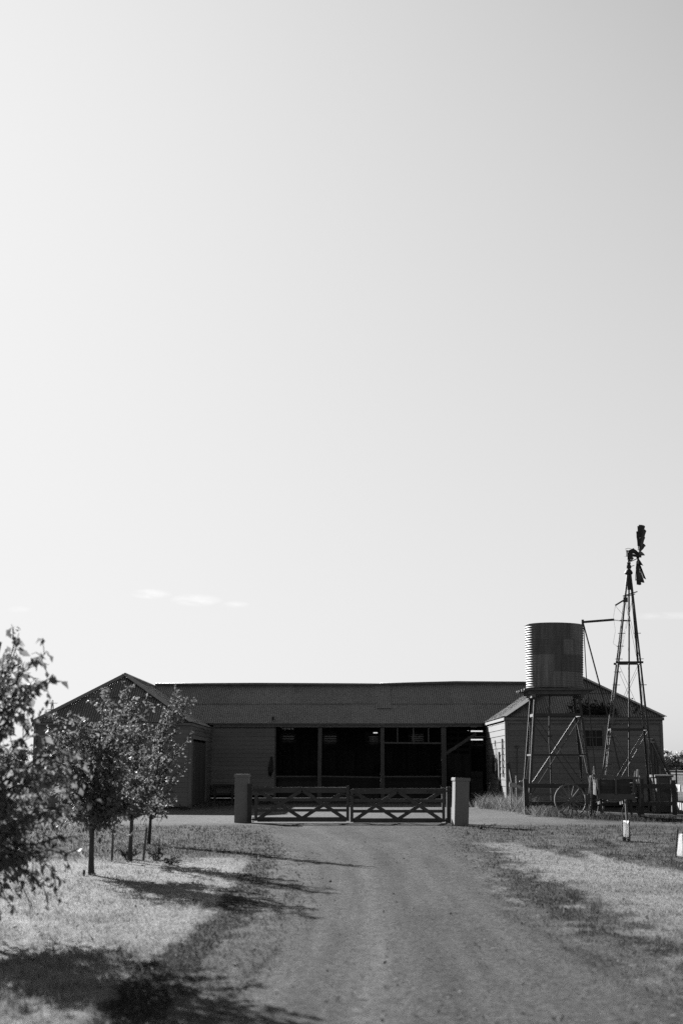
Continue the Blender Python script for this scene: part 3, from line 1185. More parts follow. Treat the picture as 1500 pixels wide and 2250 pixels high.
def wall_tool(name, label, cat, y, z0, z1, w, shape):
    mb_ = MB()
    x = XR0 - .06
    if shape == 'plank':
        mb_.bar((x, y, z0), (x, y + .03, z1), .04, w, up=(0, 1, 0))
        mb_.tube([(x - .03, y + .03, z1 - .05), (x + .05, y + .03, z1 - .05)], .012, 6)
    elif shape == 'saw':
        n = 14
        for k in range(n):
            a, b = z0 + (z1 - z0) * k / n, z0 + (z1 - z0) * (k + 1) / n
            wa, wb = w * (0.55 + 0.45 * math.sin(math.pi * k / n)), w * (0.55 + 0.45 * math.sin(math.pi * (k + 1) / n))
            mb_.hexa([(x - .004, y - wa, a), (x + .004, y - wa, a), (x + .004, y + .02, a), (x - .004, y + .02, a),
                      (x - .004, y - wb * .8, b), (x + .004, y - wb * .8, b), (x + .004, y + .02, b), (x - .004, y + .02, b)])
        mb_.tube([(x, y, z1), (x, y, z1 + .25)], .02, 6)
        mb_.tube([(x, y, z0 - .2), (x, y, z0)], .02, 6)
    else:
        mb_.tube([(x, y, z1), (x - .02, y - .1, (z0 + z1) / 2 + .1), (x - .01, y - .06, z0)], [.02, .05, .07], 8)
        mb_.tube([(x, y + .08, z1 - .1), (x - .02, y + .05, z0 + .2)], [.02, .05], 8)
    o_ = mb_.build(name, 'dark_timber' if shape == 'plank' else 'rust_iron')
    return tag(o_, label, cat)


def side_y(px, X):          # where along the sunlit side wall a pixel column falls
    y = X * FPX / ((px - 750) * CP)
    return y


for nm, lb, ct, px, py0, py1, w, sh in (
        ('hanging_plank', 'narrow dark plank hanging on the sunlit boards beside the corner', 'plank', 1106.5, 1707, 1623, .16, 'plank'),
        ('hanging_saw', 'long two handled saw hanging on the sunlit boards behind the plank', 'saw', 1091, 1665, 1640, .16, 'saw'),
        ('yoke_beam', 'thick dark beam propped upright against the sunlit boarded side wall', 'beam', 1098.5, 1745, 1652, .36, 'plank'),
        ('harness_strap', 'dark harness straps hanging on the shaded half of the side wall', 'harness', 1085, 1700, 1662, .1, 'strap'),
        ('hanging_chain', 'short dark bundle hanging near the shaded boards of side wall', 'tool', 1094, 1708, 1661, .1, 'strap')):
    y = side_y(px, XR0)
    wall_tool(nm, lb, ct, y, max(.05, P(px, py0, y).z), P(px, py1, y).z, w, sh)
# tools leaning at the wing's front
mb = MB()
a, b = P(1133, 1722, YR - .4), P(1135, 1643, YR - .08)
mb.tube([(a.x, YR - .5, .02), b], .016, 6)
mb.tube([b + Vector((-.09, 0, .02)), b + Vector((-.05, 0, .07)), b + Vector((.05, 0, .07)), b + Vector((.09, 0, .02)), b + Vector((0, 0, -.04)), b + Vector((-.09, 0, .02))], .014, 6)
o = mb.build('long_handled_tool', 'black_iron')
tag(o, 'thin long handled tool with a looped head leaning on the wing wall', 'tool')
mb = MB()
mb.bar(P(1124, 1722, YR - .5), P(1116, 1678, YR - .08), .05, .09)
b_ = P(1124, 1722, YR - .5)
mb.bar((b_.x + .05, YR - .55, .01), b_, .05, .09)
o = mb.build('leaning_bar', 'black_iron')
tag(o, 'short dark bar leaning at the wing corner beside the sunlit boards', 'bar')
# pale plank trestle by the tank stand
YT = 52.0
mb = MB()
a, b, c = P(1118, 1724, YT), P(1134, 1726, YT), P(1152, 1737, YT)
mb.bar(a, b, .06, .15)
mb.bar(b + Vector((.01, -.02, .0)), c, .06, .11)
mb.bar((a.x + .05, YT + .06, 0), (a.x + .05, YT + .06, a.z + .1), .05, .05)
mb.bar((b.x, YT + .06, 0), (b.x, YT + .06, b.z + .35), .04, .04)
mb.bar(P(1140, 1717, YT + .4), P(1156, 1716, YT + .4), .12, .04)
mb.bar(P(1154, 1717, YT + .4) - Vector((0, 0, 1.05)), P(1154, 1717, YT + .4), .05, .05)
o = mb.build('plank_barrier', 'pale_timber')
tag(o, 'pale sunlit plank barrier between the wing corner and the fence post', 'barrier')

# ------------------------------------------------------------------ gate: two pillars, two posts, two leaves
YG = 41.7
pB = G(531, 1808)
PH = P(531, 1701, pB.y).z


def make_pillar(loc, rz, h, label):
    t = thing('gate_pillar', label, 'pillar', loc, rz, 'rendered pillars of the gateway')
    w = .197
    mb_ = MB()
    b_ = .018
    ring = [(-w + b_, -w), (w - b_, -w), (w, -w + b_), (w, w - b_), (w - b_, w), (-w + b_, w), (-w, w - b_), (-w, -w + b_)]
    vs, lv = [], (-.05, h * .3, h * .6, h - .085)
    for z in lv:
        vs += [(x_ + random.uniform(-.003, .003), y_ + random.uniform(-.003, .003), z) for x_, y_ in ring]
    fs = []
    for i in range(len(lv) - 1):
        for k in range(8):
            fs.append((i * 8 + k, i * 8 + (k + 1) % 8, (i + 1) * 8 + (k + 1) % 8, (i + 1) * 8 + k))
    fs.append(tuple(24 + k for k in range(8)))
    mb_.add(vs, fs)
    mb_.build('shaft', 'render_concrete', t)
    mb_ = MB()
    W = w + .022
    ring = [(-W, -W), (W, -W), (W, W), (-W, W)]
    vs = []
    for s, z in ((1, h - .084), (1, h - .02), (.93, h)):
        vs += [(x_ * s, y_ * s, z) for x_, y_ in ring]
    fs = [(3, 2, 1, 0), (8, 9, 10, 11)]
    for i in range(2):
        for k in range(4):
            fs.append((i * 4 + k, i * 4 + (k + 1) % 4, (i + 1) * 4 + (k + 1) % 4, (i + 1) * 4 + k))
    mb_.add(vs, fs)
    mb_.build('cap', 'render_concrete', t)
    return t


pl1 = make_pillar((P(531, 1750, pB.y).x, pB.y + .2, 0), R(-3), PH, 'squat rendered gate pillar standing nearest the young trees')
pB2 = G(1012, 1815)
pl2 = make_pillar((P(1011, 1800, pB2.y).x, pB2.y + .2, 0), R(4), P(1013, 1709, pB2.y).z, 'rendered gate pillar with a sunlit edge standing nearest the water tank')
pl2.rotation_euler = (0, R(2.0), R(9))


def make_gate(loc, rz, wl, hinge_left, label):
    t = thing('farm_gate', label, 'gate', loc, rz, 'pair of closed timber gate leaves')
    z = dict(bot=.10, r3=.36, r2=.66, top=.93)
    th = .045
    mb_ = MB()
    hs = 1.03 if hinge_left else .98
    mb_.box(-.0, .085, -.04, .04, .06, hs)
    mb_.build('stile', 'gate_timber', t)
    mb_ = MB()
    mb_.box(wl - .085, wl, -.04, .04, .06, 1.03 if not hinge_left else 1.05)
    mb_.build('stile', 'gate_timber', t)
    for nm, zz, hh_ in (('rail', z['bot'], .125), ('rail', z['r3'], .08), ('rail', z['r2'], .095), ('rail', z['top'], .155)):
        mb_ = MB()
        mb_.box(.086, wl - .086, -.02, .02, zz - hh_ / 2, zz + hh_ / 2, .004)
        mb_.build(nm, 'gate_timber', t)
    mid = wl / 2
    for (xa, za, xb_, zb_, off) in ((.12, .12, mid, .93, -.035), (mid, .93, wl - .12, .12, -.035), (.12, .90, mid, .13, .035), (mid, .13, wl - .12, .90, .035)):
        mb_ = MB()
        mb_.bar((xa, off, za), (xb_, off, zb_), .026, .10, up=(0, 0, 1))
        mb_.build('brace', 'gate_timber', t)
    hx_ = 0 if hinge_left else wl
    s = -1 if hinge_left else 1
    for zz in (.93, .10):
        mb_ = MB()
        mb_.bar((hx_ - s * .5, -.052, zz), (hx_ + s * .06, -.052, zz), .012, .05)
        mb_.tube([(hx_ + s * .03, -.05, zz - .07), (hx_ + s * .03, -.05, zz + .07)], .018, 8)
        mb_.build('hinge', 'black_iron', t)
    mb_ = MB()
    lx_ = wl if hinge_left else 0
    mb_.bar((lx_ + s * .25, -.05, .80), (lx_ - s * .05, -.05, .80), .012, .03)
    mb_.build('latch', 'black_iron', t)
    return t


gx0, gx1, gx2, gx3 = P(559, 1800, YG).x, P(767, 1800, YG).x, P(769.5, 1800, YG).x, P(977, 1800, YG).x
make_gate((gx0, YG, 0), 0, gx1 - gx0, True, 'crossed brace timber gate leaf hung beside the trees')
make_gate((gx2, YG, -.03), 0, gx3 - gx2, False, 'crossed brace timber gate leaf hung beside the tank')
for px, pyt, lb in ((548, 1722, 'short dark timber gate post tight against the pillar near the trees'),
                    (985, 1729, 'short dark gate post standing free of the pillar near the tank')):
    t = thing('gate_post', lb, 'post', (P(px, 1800, YG + .1).x, YG + .1, 0), 0, 'timber posts that carry the gate leaves')
    mb = MB()
    ht = P(px, pyt, YG).z
    mb.bar((0, 0, -.03), (.01, 0, ht), .12, .13, w2=.115)
    mb.build('timber', 'dark_timber', t)
    mb = MB()
    s = 1 if px > 700 else -1
    mb.tube([(-s * .09, -.02, ht - .05), (s * (.2 if s > 0 else .1), .1, ht - .05)], .012, 6)
    mb.build('iron_pin', 'black_iron', t)
    mb = MB()
    mb.tube([(-s * .1, -.05, .1), (s * .02, -.05, .1)], .015, 6)
    mb.build('iron_pin', 'black_iron', t)

# ------------------------------------------------------------------ water tank on its stand
YTK = 52.0
tc_, rT = P(1215.5, 1440, YTK), None
rT = (P(1281, 1440, YTK).x - P(1150, 1440, YTK).x) / 2
zT0, zT1 = P(1215, 1514, YTK).z, P(1215, 1368, YTK - rT).z
tank = thing('water_tank', 'round corrugated iron water tank with stained sheets on a tall stand', 'tank', (tc_.x, YTK, zT0))
mb = MB()
Ht = zT1 - zT0
pt = .088
for ring in range(4):
    za, zb_ = Ht * ring / 4, Ht * (ring + 1) / 4 + (.03 if ring < 3 else 0)
    off = .35 * ring
    for s in range(3):
        prof = []
        n = int((zb_ - za) / pt * 8)
        for k in range(n + 1):
            z = za + (zb_ - za) * k / n
            prof.append((rT * (.945 + .035 * z / Ht) - .011 + .011 * math.cos(2 * math.pi * z / pt) + .003 * (ring % 2), z))
        a0 = off + s * 2 * math.pi / 3
        mb.lathe(prof, 40, a0=a0, a1=a0 + 2 * math.pi / 3 + .02)
mb.build('barrel', 'tank_iron', tank, smooth=True)
n = 48
for zz, rr in ((Ht, .010), (.02, .016)):
    mb = MB()
    rq = rT * (.945 + .035 * zz / Ht)
    mb.tube([(rq * math.cos(2 * math.pi * k / n), rq * math.sin(2 * math.pi * k / n), zz) for k in range(n + 1)], rr, 6, cap=False)
    mb.build('rim', 'tank_iron', tank, smooth=True)
mb = MB()
mb.add([(rT * .93 * math.cos(2 * math.pi * k / n), rT * .93 * math.sin(2 * math.pi * k / n), Ht - .02) for k in range(n)] + [(0, 0, Ht + .03)],
       [(k, (k + 1) % n, n) for k in range(n)])
mb.build('lid', 'tank_iron', tank)
mb = MB()
mb.add([(rT * .93 * math.cos(2 * math.pi * k / n), rT * .93 * math.sin(2 * math.pi * k / n), .01) for k in range(n)], [tuple(range(n))])
mb.build('bottom', 'tank_iron', tank)

stand = thing('tank_stand', 'tall spreading iron and timber stand carrying the round water tank', 'tank stand', (tc_.x, YTK, 0), R(-1))
zp = zT0 - .0
rw = P(1222, 1525, YTK)


def leg_at(sx_, sy_, z):
    top, bot = .80, 1.16
    k = 1 - z / (zp - .32)
    w = top + (bot - top) * k
    return Vector((sx_ * w * .98, sy_ * w * .9, z))


for sx_ in (-1, 1):
    for sy_ in (-1, 1):
        mb = MB()
        a, b = leg_at(sx_, sy_, 0), leg_at(sx_, sy_, zp - .30)
        # angle iron: two plates meeting at the corner
        mb.bar(a, b, .085, .012, up=(0, 1, 0))
        mb.bar(a + Vector((-sx_ * .048, -sy_ * .048, 0)) * 0 + Vector((sx_ * .042, -sy_ * .05, 0)), b + Vector((sx_ * .042, -sy_ * .05, 0)), .012, .085, up=(0, 1, 0))
        mb.build('leg', 'black_iron', stand)
for z in (P(1220, 1572, YTK).z, P(1220, 1659, YTK).z):
    for (s1, s2) in (((-1, -1), (1, -1)), ((-1, 1), (1, 1)), ((-1, -1), (-1, 1)), ((1, -1), (1, 1))):
        mb = MB()
        mb.bar(leg_at(*s1, z), leg_at(*s2, z), .02, .10 if z > 3 else .06)
        mb.build('girt', 'black_iron', stand)
zb0, zb1 = .55, P(1220, 1574, YTK).z
for (s1, s2) in (((-1, -1), (1, -1)), ((-1, 1), (1, 1)), ((-1, -1), (-1, 1)), ((1, -1), (1, 1))):
    for f in (0, 1):
        mb = MB()
        q1, q2 = (s1, s2) if f == 0 else (s2, s1)
        off = Vector((0, .02 * (1 if f else -1), 0))
        mb.tube([leg_at(*q1, zb0) + off, leg_at(*q2, zb1) + off], .014, 6)
        mb.build('cross_brace', 'black_iron', stand)
mb = MB()
for k in range(9):
    y = -1.12 + k * .28
    mb.box(-1.20 + random.uniform(-.12, .05), 1.24 + random.uniform(-.1, .25), y + .008, y + .272, zp - .085, zp - .03, .004)
mb.build('deck', 'old_timber', stand)
mb = MB()
for y in (-.82, 0, .82):
    mb.box(-1.04, 1.1, y - .06, y + .06, zp - .22, zp - .088)
for x in (-.86, .86):
    mb.box(x - .06, x + .06, -1.0, 1.0, zp - .34, zp - .222)
mb.build('bearer', 'old_timber', stand)
mb = MB()
mb.tube([(-.22, -.1, 0), (-.22, -.1, 1.9), (-.25, -.1, 2.4), (-.20, -.1, zp - .24)], .028, 8)
mb.tube([(-.32, -.1, P(1200, 1618, YTK).z), (-.14, -.1, P(1200, 1618, YTK).z)], .02, 6)
mb.build('outlet_pipe', 'black_iron', stand)

# ------------------------------------------------------------------ windmill
YW = 51.0
wc = P(1374, 1700, YW)
mill = thing('windmill', 'derelict wind pump with a broken bladed wheel on a slim lattice tower', 'windmill', (wc.x, YW, 0), R(-5))
ZA = P(1382, 1258, YW).z
HB, HT_ = .92, .045
DXA = P(1380.5, 1258, YW).x - wc.x


def mleg(sx_, sy_, z):
    k = z / ZA
    w = HB * (1 - k) + HT_ * k
    return Vector((sx_ * w + DXA * k, sy_ * w, z))


def mz(py):
    return P(1380, py, YW).z


for sx_ in (-1, 1):
    for sy_ in (-1, 1):
        mb = MB()
        mb.bar(mleg(sx_, sy_, 0), mleg(sx_, sy_, ZA), .062, .012, up=(0, 1, 0))
        mb.bar(mleg(sx_, sy_, 0) + Vector((sx_ * .03, -sy_ * .034, 0)), mleg(sx_, sy_, ZA) + Vector((sx_ * .025, -sy_ * .03, 0)), .012, .058, up=(0, 1, 0))
        mb.build('leg', 'black_iron' if sx_ > 0 else 'galvanised', mill)  # sun-side legs take the paler metal, light put into the colour
PAIRS = (((-1, -1), (1, -1)), ((-1, 1), (1, 1)), ((-1, -1), (-1, 1)), ((1, -1), (1, 1)))
levels = [mz(1603), mz(1457)]
for z in levels:
    for s1, s2 in PAIRS:
        mb = MB()
        a, b = mleg(*s1, z), mleg(*s2, z)
        e = (b - a).normalized() * (.10 if z == levels[1] else .02)
        mb.bar(a - e, b + e, .03, .075 if z == levels[1] else .06)
        mb.build('girt', 'black_iron', mill)
zs = [.2] + levels + [mz(1310)]
for i in range(3):
    for s1, s2 in PAIRS:
        mb = MB()
        mb.tube([mleg(*s1, zs[i]), mleg(*s2, zs[i + 1] - .05)], .006, 5)
        mb.tube([mleg(*s2, zs[i]), mleg(*s1, zs[i + 1] - .05)], .006, 5)
        mb.build('brace_wire', 'black_iron', mill)
mb = MB()
for k in range(13):
    z = 1.2 + k * .46
    for s in (-1, 1) if k % 2 else (-1,):
        a = mleg(s, -1, z)
        mb = MB()
        mb.tube([a + Vector((-.13, 0, 0)), a + Vector((.13, 0, 0))], .012, 5)
        mb.build('step_peg', 'black_iron', mill)
mb = MB()
mb.tube([(.07, 0, 0), (.04 + .5 * DXA, 0, mz(1500)), (DXA, 0, ZA)], .03, 8)
mb.build('pump_rod', 'black_iron', mill)
mb = MB()                                                       # stub platform near the top, bent crossways
zt_ = mz(1307)
mb.bar((DXA - .26, -.10, zt_ - .06), (DXA + .26, -.08, zt_ + .10), .10, .03)
mb.bar((DXA - .20, .12, zt_ - .06), (DXA + .2, .14, zt_ + .04), .06, .03)
mb.build('platform', 'dark_timber', mill)
mb = MB()                                                       # furl lever and loose wire
a = mleg(-1, -1, mz(1318))
mb.bar(a + Vector((.04, -.03, .02)), P(1351, 1330, YW) - Vector((wc.x, YW, 0)), .05, .045)
mb.box(a.x - .07, a.x + .09, a.y - .05, a.y + .05, a.z - .10, a.z + .07)
mb.build('furl_lever', 'black_iron', mill)
b = P(1351, 1331, YW) - Vector((wc.x, YW, 0))
mb = MB()
mb.tube([b, b + Vector((-.08, 0, -.4)), b + Vector((-.03, 0, -.9)), b + Vector((-.12, 0, -1.35)), b + Vector((.12, 0, -1.55))], .005, 4)
mb.tube([b, b + Vector((.25, 0, -.32)), b + Vector((.30, 0, -.5))], .005, 4)
mb.build('loose_wire', 'galvanised', mill)
# head: mast pipe, yokes, gearbox
hd = lambda px, py, y=0.0: P(px, py, YW) - Vector((wc.x, YW, 0)) + Vector((0, y, 0))
mb = MB()
mb.tube([hd(1381.5, 1296), hd(1380, 1255), hd(1381, 1226)], [.075, .05, .055], 10)
mb.lathe([(.02, 0), (.13, 0), (.15, .05), (.13, .10), (.09, .16), (.05, .17)], 14, tuple(hd(1380, 1262)))
mb.lathe([(.07, 0), (.09, .02), (.09, .1), (.07, .12)], 12, tuple(hd(1380, 1249)))
mb.lathe([(.05, 0), (.07, .02), (.07, .07), (.04, .08)], 12, tuple(hd(1380, 1241)))
a = hd(1382, 1220)
mb.box(a.x - .10, a.x + .10, -.10, .10, a.z - .14, a.z + .08, .012)
mb.box(a.x - .02, a.x + .16, -.06, .06, a.z + .081, a.z + .15, .01)
mb.tube([hd(1384, 1233), hd(1390, 1226)], .025, 6)
mb.tube([hd(1383, 1252), hd(1387, 1244), hd(1392, 1243)], .014, 6)
mb.build('gearbox', 'black_iron', mill, smooth=False)
mb = MB()
mb.tube([hd(1376, 1222), hd(1376, 1209)], .022, 6)
mb.tube([hd(1376, 1209), hd(1373, 1209), hd(1373, 1206), hd(1380, 1205), hd(1388, 1207), hd(1396, 1212)], .008, 5)
mb.build('brake_arm', 'black_iron', mill)
# wheel, seen almost edge on
hub = hd(1400, 1222)
Rw = P(1400, 1155, YW).z - P(1400, 1222, YW).z
yaw = R(-13 + 5)
tiltw = R(9)
AX = Matrix.Rotation(yaw, 3, 'Z') @ Matrix.Rotation(tiltw, 3, 'Y')


def wpt(r, ang, ax):
    """radius, angle round the wheel, distance along its axle"""
    return hub + AX @ Vector((ax, r * math.cos(ang), r * math.sin(ang)))


wheel = bpy.data.objects.new('wheel', None)
# (an Empty would only nest the blades deeper: the hub mesh itself carries them)
bpy.data.objects.remove(wheel)
mb = MB()
mb.tube([wpt(0, 0, -.28), wpt(0, 0, .12)], .05, 10)
mb.tube([wpt(0, 0, -.05), wpt(0, 0, .05)], .10, 12)
for k in range(9):
    an = 2 * math.pi * k / 9 + .2
    if k in (3, 4, 8):
        continue
    mb.tube([wpt(.05, an, .0), wpt(.62 * Rw, an, .02)], .012, 5)
for rr in (.42, .80):
    pts = [wpt(rr * Rw, R(d), .02) for d in range(40, 150, 8)]
    mb.tube(pts, .010, 5)
    pts = [wpt(rr * Rw, R(d), .02) for d in range(215, 300, 8)]
    mb.tube(pts, .010, 5)
wheel = mb.build('wheel', 'rust_iron', mill)
for d, r0, r1, wd, tw, lean in ((90, .34, 1.02, .30, 30, .0), (71, .36, 1.0, .31, 36, .04), (52, .34, 1.0, .30, 30, .03), (34, .38, .98, .30, 40, .06),
                                (15, .42, .90, .26, 34, .10), (109, .35, 1.0, .30, 34, -.02), (127, .38, .93, .28, 40, -.03),
                                (172, .25, .62, .30, 42, -.30), (190, .20, .66, .30, 50, -.32), (207, .25, .70, .20, 48, -.26),
                                (246, .20, .90, .24, 30, .14), (264, .22, .95, .22, 34, .16), (281, .22, .84, .26, 28, .24), (300, .15, .78, .12, 36, .32),
                                (232, .25, .6, .16, 40, .06), (330, .15, .48, .10, 60, .16)):
    mb = MB()
    an = R(d)
    n = 5
    vs, fs = [], []
    for k in range(n + 1):
        r = (r0 + (r1 - r0) * k / n) * Rw
        w = wd * (.42 + .58 * k / n) * (1 + .06 * math.sin(k * 2.1 + d))
        for j in (-1, -.33, .33, 1):
            cur = .035 * (1 - j * j)
            tw_ = -R(tw + 17)
            tang = j * w / 2 * math.cos(tw_)
            axd = j * w / 2 * math.sin(tw_) + lean * k / n + cur
            aa = an + tang / r
            for side in (0,):
                vs.append(wpt(r * (1 if abs(j) < 1 else .985), aa, axd))
    for k in range(n):
        for j in range(3):
            fs.append((k * 4 + j, k * 4 + j + 1, (k + 1) * 4 + j + 1, (k + 1) * 4 + j))
    m = len(vs)
    off = AX @ Vector((.006, 0, 0))
    vs += [p + off for p in vs]
    fs += [tuple(i + m for i in reversed(f)) for f in fs]
    mb.add(vs, fs)
    mb.build('blade', 'rust_iron', wheel)

tank.rotation_euler = (0, R(.9), 0)

# delivery pipe from the mill to the tank, with its two drop pipes
t = thing('delivery_pipe', 'iron delivery pipe running from the wind pump over to the tank rim', 'pipe', (P(1281, 1366, YTK).x, YTK - .4, 0))
o0 = Vector(t.location)
mb = MB()
a, b, c = P(1279, 1367, YTK - .4), P(1348, 1361, YW - .2), P(1383, 1364, YW)
mb.tube([a, P(1348, 1361.5, YTK - .6)], .045, 8)
mb.tube([P(1347, 1361.5, YTK - .6), P(1362, 1363.5, YW - .1), c], .028, 8)
mb.tube([a + Vector((0, 0, .09)), a - Vector((0, 0, .12))], .05, 8)
mb.build('pipe', 'black_iron', t, o0)
mb = MB()
mb.tube([P(1281, 1372, YTK - .4), P(1287, 1485, YTK - .3), P(1298, 1600, YTK - .2), (P(1313, 1720, YTK).x, YTK - .1, .0)], .018, 6)
mb.build('drop_pipe', 'black_iron', t, o0)
mb = MB()
mb.tube([P(1281, 1372, YTK - .4), P(1331, 1560, YTK - .1), (P(1372, 1700, YTK).x, YTK, 0.6), (P(1374, 1750, YTK).x, YTK, 0.0)], .026, 6)
mb.build('drop_pipe', 'black_iron', t, o0)

# ------------------------------------------------------------------ fences
YF = 48.6
t = thing('rail_fence', 'weathered dark post and rail fence in front of the tank stand', 'fence', (P(1155, 1780, YF).x, YF, 0))
o0 = Vector(t.location)
for px, pyt, w in ((1156, 1711, .17), (1301, 1716, .16), (1406, 1712, .17), (1478, 1714, .16)):
    mb = MB()
    x_ = P(px, 1740, YF).x
    mb.bar((x_, YF, -.05), (x_ + random.uniform(-.03, .03), YF, P(px, pyt, YF).z), w, w * .8, w2=w * .9)
    mb.build('post', 'dark_timber', t, o0)
for (pa, pb) in ((1156, 1301), (1301, 1406), (1406, 1478)):
    for py, hh_ in ((1727, .15), (1766, .13)):
        mb = MB()
        a, b = P(pa, py + random.uniform(-1, 1), YF - .09), P(pb, py + random.uniform(-1, 1), YF - .09)
        mb.bar(a, b, .045, hh_)
        mb.build('rail', 'dark_timber', t, o0)
mb = MB()
mb.tube([P(1165, 1745, YF + .3), P(1288, 1746, YF + .3)], .03, 6)
mb.tube([(P(1165, 1745, YF + .3).x, YF + .3, 0), P(1165, 1745, YF + .3)], .03, 6)
mb.tube([(P(1288, 1745, YF + .3).x, YF + .3, 0), P(1288, 1746, YF + .3)], .03, 6)
o = mb.build('trough_pipe', 'old_timber')
tag(o, 'low round pipe rail just behind the fence beside the loose wheel', 'pipe')

YS = 66.0
t = thing('stock_fence', 'pipe rail stock fence with wire mesh beyond the shed end', 'fence', (P(1470, 1700, YS).x, YS, 0))
o0 = Vector(t.location)
xe = P(1560, 1700, YS).x
x0 = P(1446, 1700, YS).x
for px in (1447, 1484.5, 1523, 1560):
    mb = MB()
    mb.tube([(P(px, 1700, YS).x, YS, 0), (P(px, 1700, YS).x, YS, P(px, 1683, YS).z)], .036, 8)
    mb.build('post', 'black_iron', t, o0)
for py, r_ in ((1683, .032), (1695.5, .036), (1702, .02)):
    z = P(1480, py, YS).z
    mb = MB()
    mb.tube([(x0, YS, z), (xe, YS, z - .02)], r_, 6)
    mb.build('rail', 'black_iron', t, o0)
mb = MB()
z = P(1480, 1704, YS).z
k = 0
while k * .1 < xe - x0:
    mb.bar((x0 + k * .1, YS + .03, 0), (x0 + k * .1, YS + .03, z), .004, .004)
    k += 1
for j in range(9):
    mb.bar((x0, YS + .03, z * j / 9 + .05), (xe, YS + .03, z * j / 9 + .05), .005, .005)
mb.build('wire_mesh', 'galvanised', t, o0)

# pale plank fence running towards the camera at the right edge
A0, A1 = Vector((P(1478, 1760, 50.5).x, 50.5, 0)), Vector((P(1540, 1780, 46.0).x, 46.0, 0))
t = thing('plank_fence', 'low fence of pale sunlit planks running forward from the timber box', 'fence', A0)
zA = P(1480, 1730, 50.5).z
for z, hh_ in ((zA, .24), (zA - .62, .24)):
    mb = MB()
    n = 3
    for k in range(n):
        a, b = A0.lerp(A1, k / n), A0.lerp(A1, (k + 1) / n - .01)
        mb.bar(a + Vector((0, 0, z)), b + Vector((0, 0, z + random.uniform(-.02, .02))), .035, hh_)
    mb.build('plank', 'pale_timber', t, A0)
for k in (0, .45, 1):
    a = A0.lerp(A1, k)
    mb = MB()
    mb.bar(a + Vector((.08, 0, -.03)), a + Vector((.08, 0, zA + .14)), .11, .11)
    mb.build('post', 'old_timber', t, A0)

# ------------------------------------------------------------------ leaning frame, timber box, cart and loose wheel
YK = 54.5
t = thing('leaning_ladder', 'broad timber loading ramp leaning up against the end of the wing', 'ramp', (P(1440, 1740, YK).x, YK, 0))
o0 = Vector(t.location)
rails = (((1422, 1625), (1432, 1722)), ((1432, 1624), (1470, 1706)))
mb = MB()
for (a, b) in (((1433, 1623), (1472, 1706)), ((1428, 1634), (1464, 1708))):
    A, B = P(*a, YK + 1.0), P(*b, YK - .3)
    mb.bar(A, B, .05, .14)
mb.build('stringer', 'old_timber', t, o0)
mb = MB()
A, B = P(1419, 1622, YK + 1.02), P(1434, 1623, YK + 1.02)
mb.bar(A, B, .22, .07)
A, B = P(1427, 1630, YK + .9), P(1436, 1631, YK + .9)
mb.bar(A, B, .2, .05)
mb.build('top_plank', 'pale_timber', t, o0)
mb = MB()
for px, py, dx in ((1418, 1634, 6), (1424, 1636, 8), (1431, 1642, 8), (1437, 1655, 6), (1443, 1668, 5)):
    A = P(px, py, YK + .6)
    mb.bar(A, (P(px + dx, 1740, YK + .2).x, YK + .2, .0), .06, .11)
mb.build('upright', 'old_timber', t, o0)

YX = 50.6
t = thing('timber_box', 'dark square timber feed box standing behind the cart at the fence end', 'box', (P(1458, 1780, YX).x, YX, 0))
o0 = Vector(t.location)
x0, x1 = P(1441, 1740, YX).x, P(1476, 1740, YX).x
zt_ = P(1458, 1703, YX).z
mb = MB()
z = .02
while z < zt_ - .1:
    zz = min(z + .17, zt_ - .08)
    mb.box(x0, x1, YX, YX + .03, z + .003, zz)
    mb.box(x0, x0 + .03, YX + .031, YX + .8, z + .003, zz)
    mb.box(x1 - .03, x1, YX + .031, YX + .8, z + .003, zz)
    mb.box(x0, x1, YX + .801, YX + .83, z + .003, zz)
    z = zz
mb.build('body', 'old_timber', t, o0)
mb = MB()
for x_ in (x0 + .06, x1 - .06):
    mb.box(x_ - .05, x_ + .05, YX - .03, YX - .002, .0, zt_ - .08)
mb.build('batten', 'old_timber', t, o0)
mb = MB()
mb.box(x0 - .04, x1 + .04, YX - .06, YX + .88, zt_ - .078, zt_, .01)
mb.build('lid', 'old_timber', t, o0)


def spoked_wheel(mbs, c, r, axis, nsp, M):
    """rim, tyre, spokes and hub of a wooden cart wheel; axis along local y, then M"""
    rim, spk, hb = MB(), MB(), MB()
    n = 40
    prof = [(r - .042, -.025), (r, -.025), (r, .025), (r - .042, .025), (r - .042, -.025)]
    vs, fs = [], []
    for k in range(n):
        a = 2 * math.pi * k / n
        for (rr, yy) in prof[:4]:
            vs.append((rr * math.cos(a), yy, rr * math.sin(a)))
    for k in range(n):
        k2 = (k + 1) % n
        for j in range(4):
            j2 = (j + 1) % 4
            fs.append((k * 4 + j, k * 4 + j2, k2 * 4 + j2, k2 * 4 + j))
    rim.add(vs, fs)
    for k in range(nsp):
        a = 2 * math.pi * k / nsp + .1
        d = Vector((math.cos(a), 0, math.sin(a)))
        spk.tube([d * .07 + Vector((0, .03 * (-1) ** k, 0)), d * (r - .05)], [.026, .019], 6)
    hb.tube([(0, -.12, 0), (0, -.07, 0), (0, .07, 0), (0, .12, 0)], [.055, .085, .085, .06], 12)
    for m_ in (rim, spk, hb):
        m_.xf(M)
    return rim, spk, hb


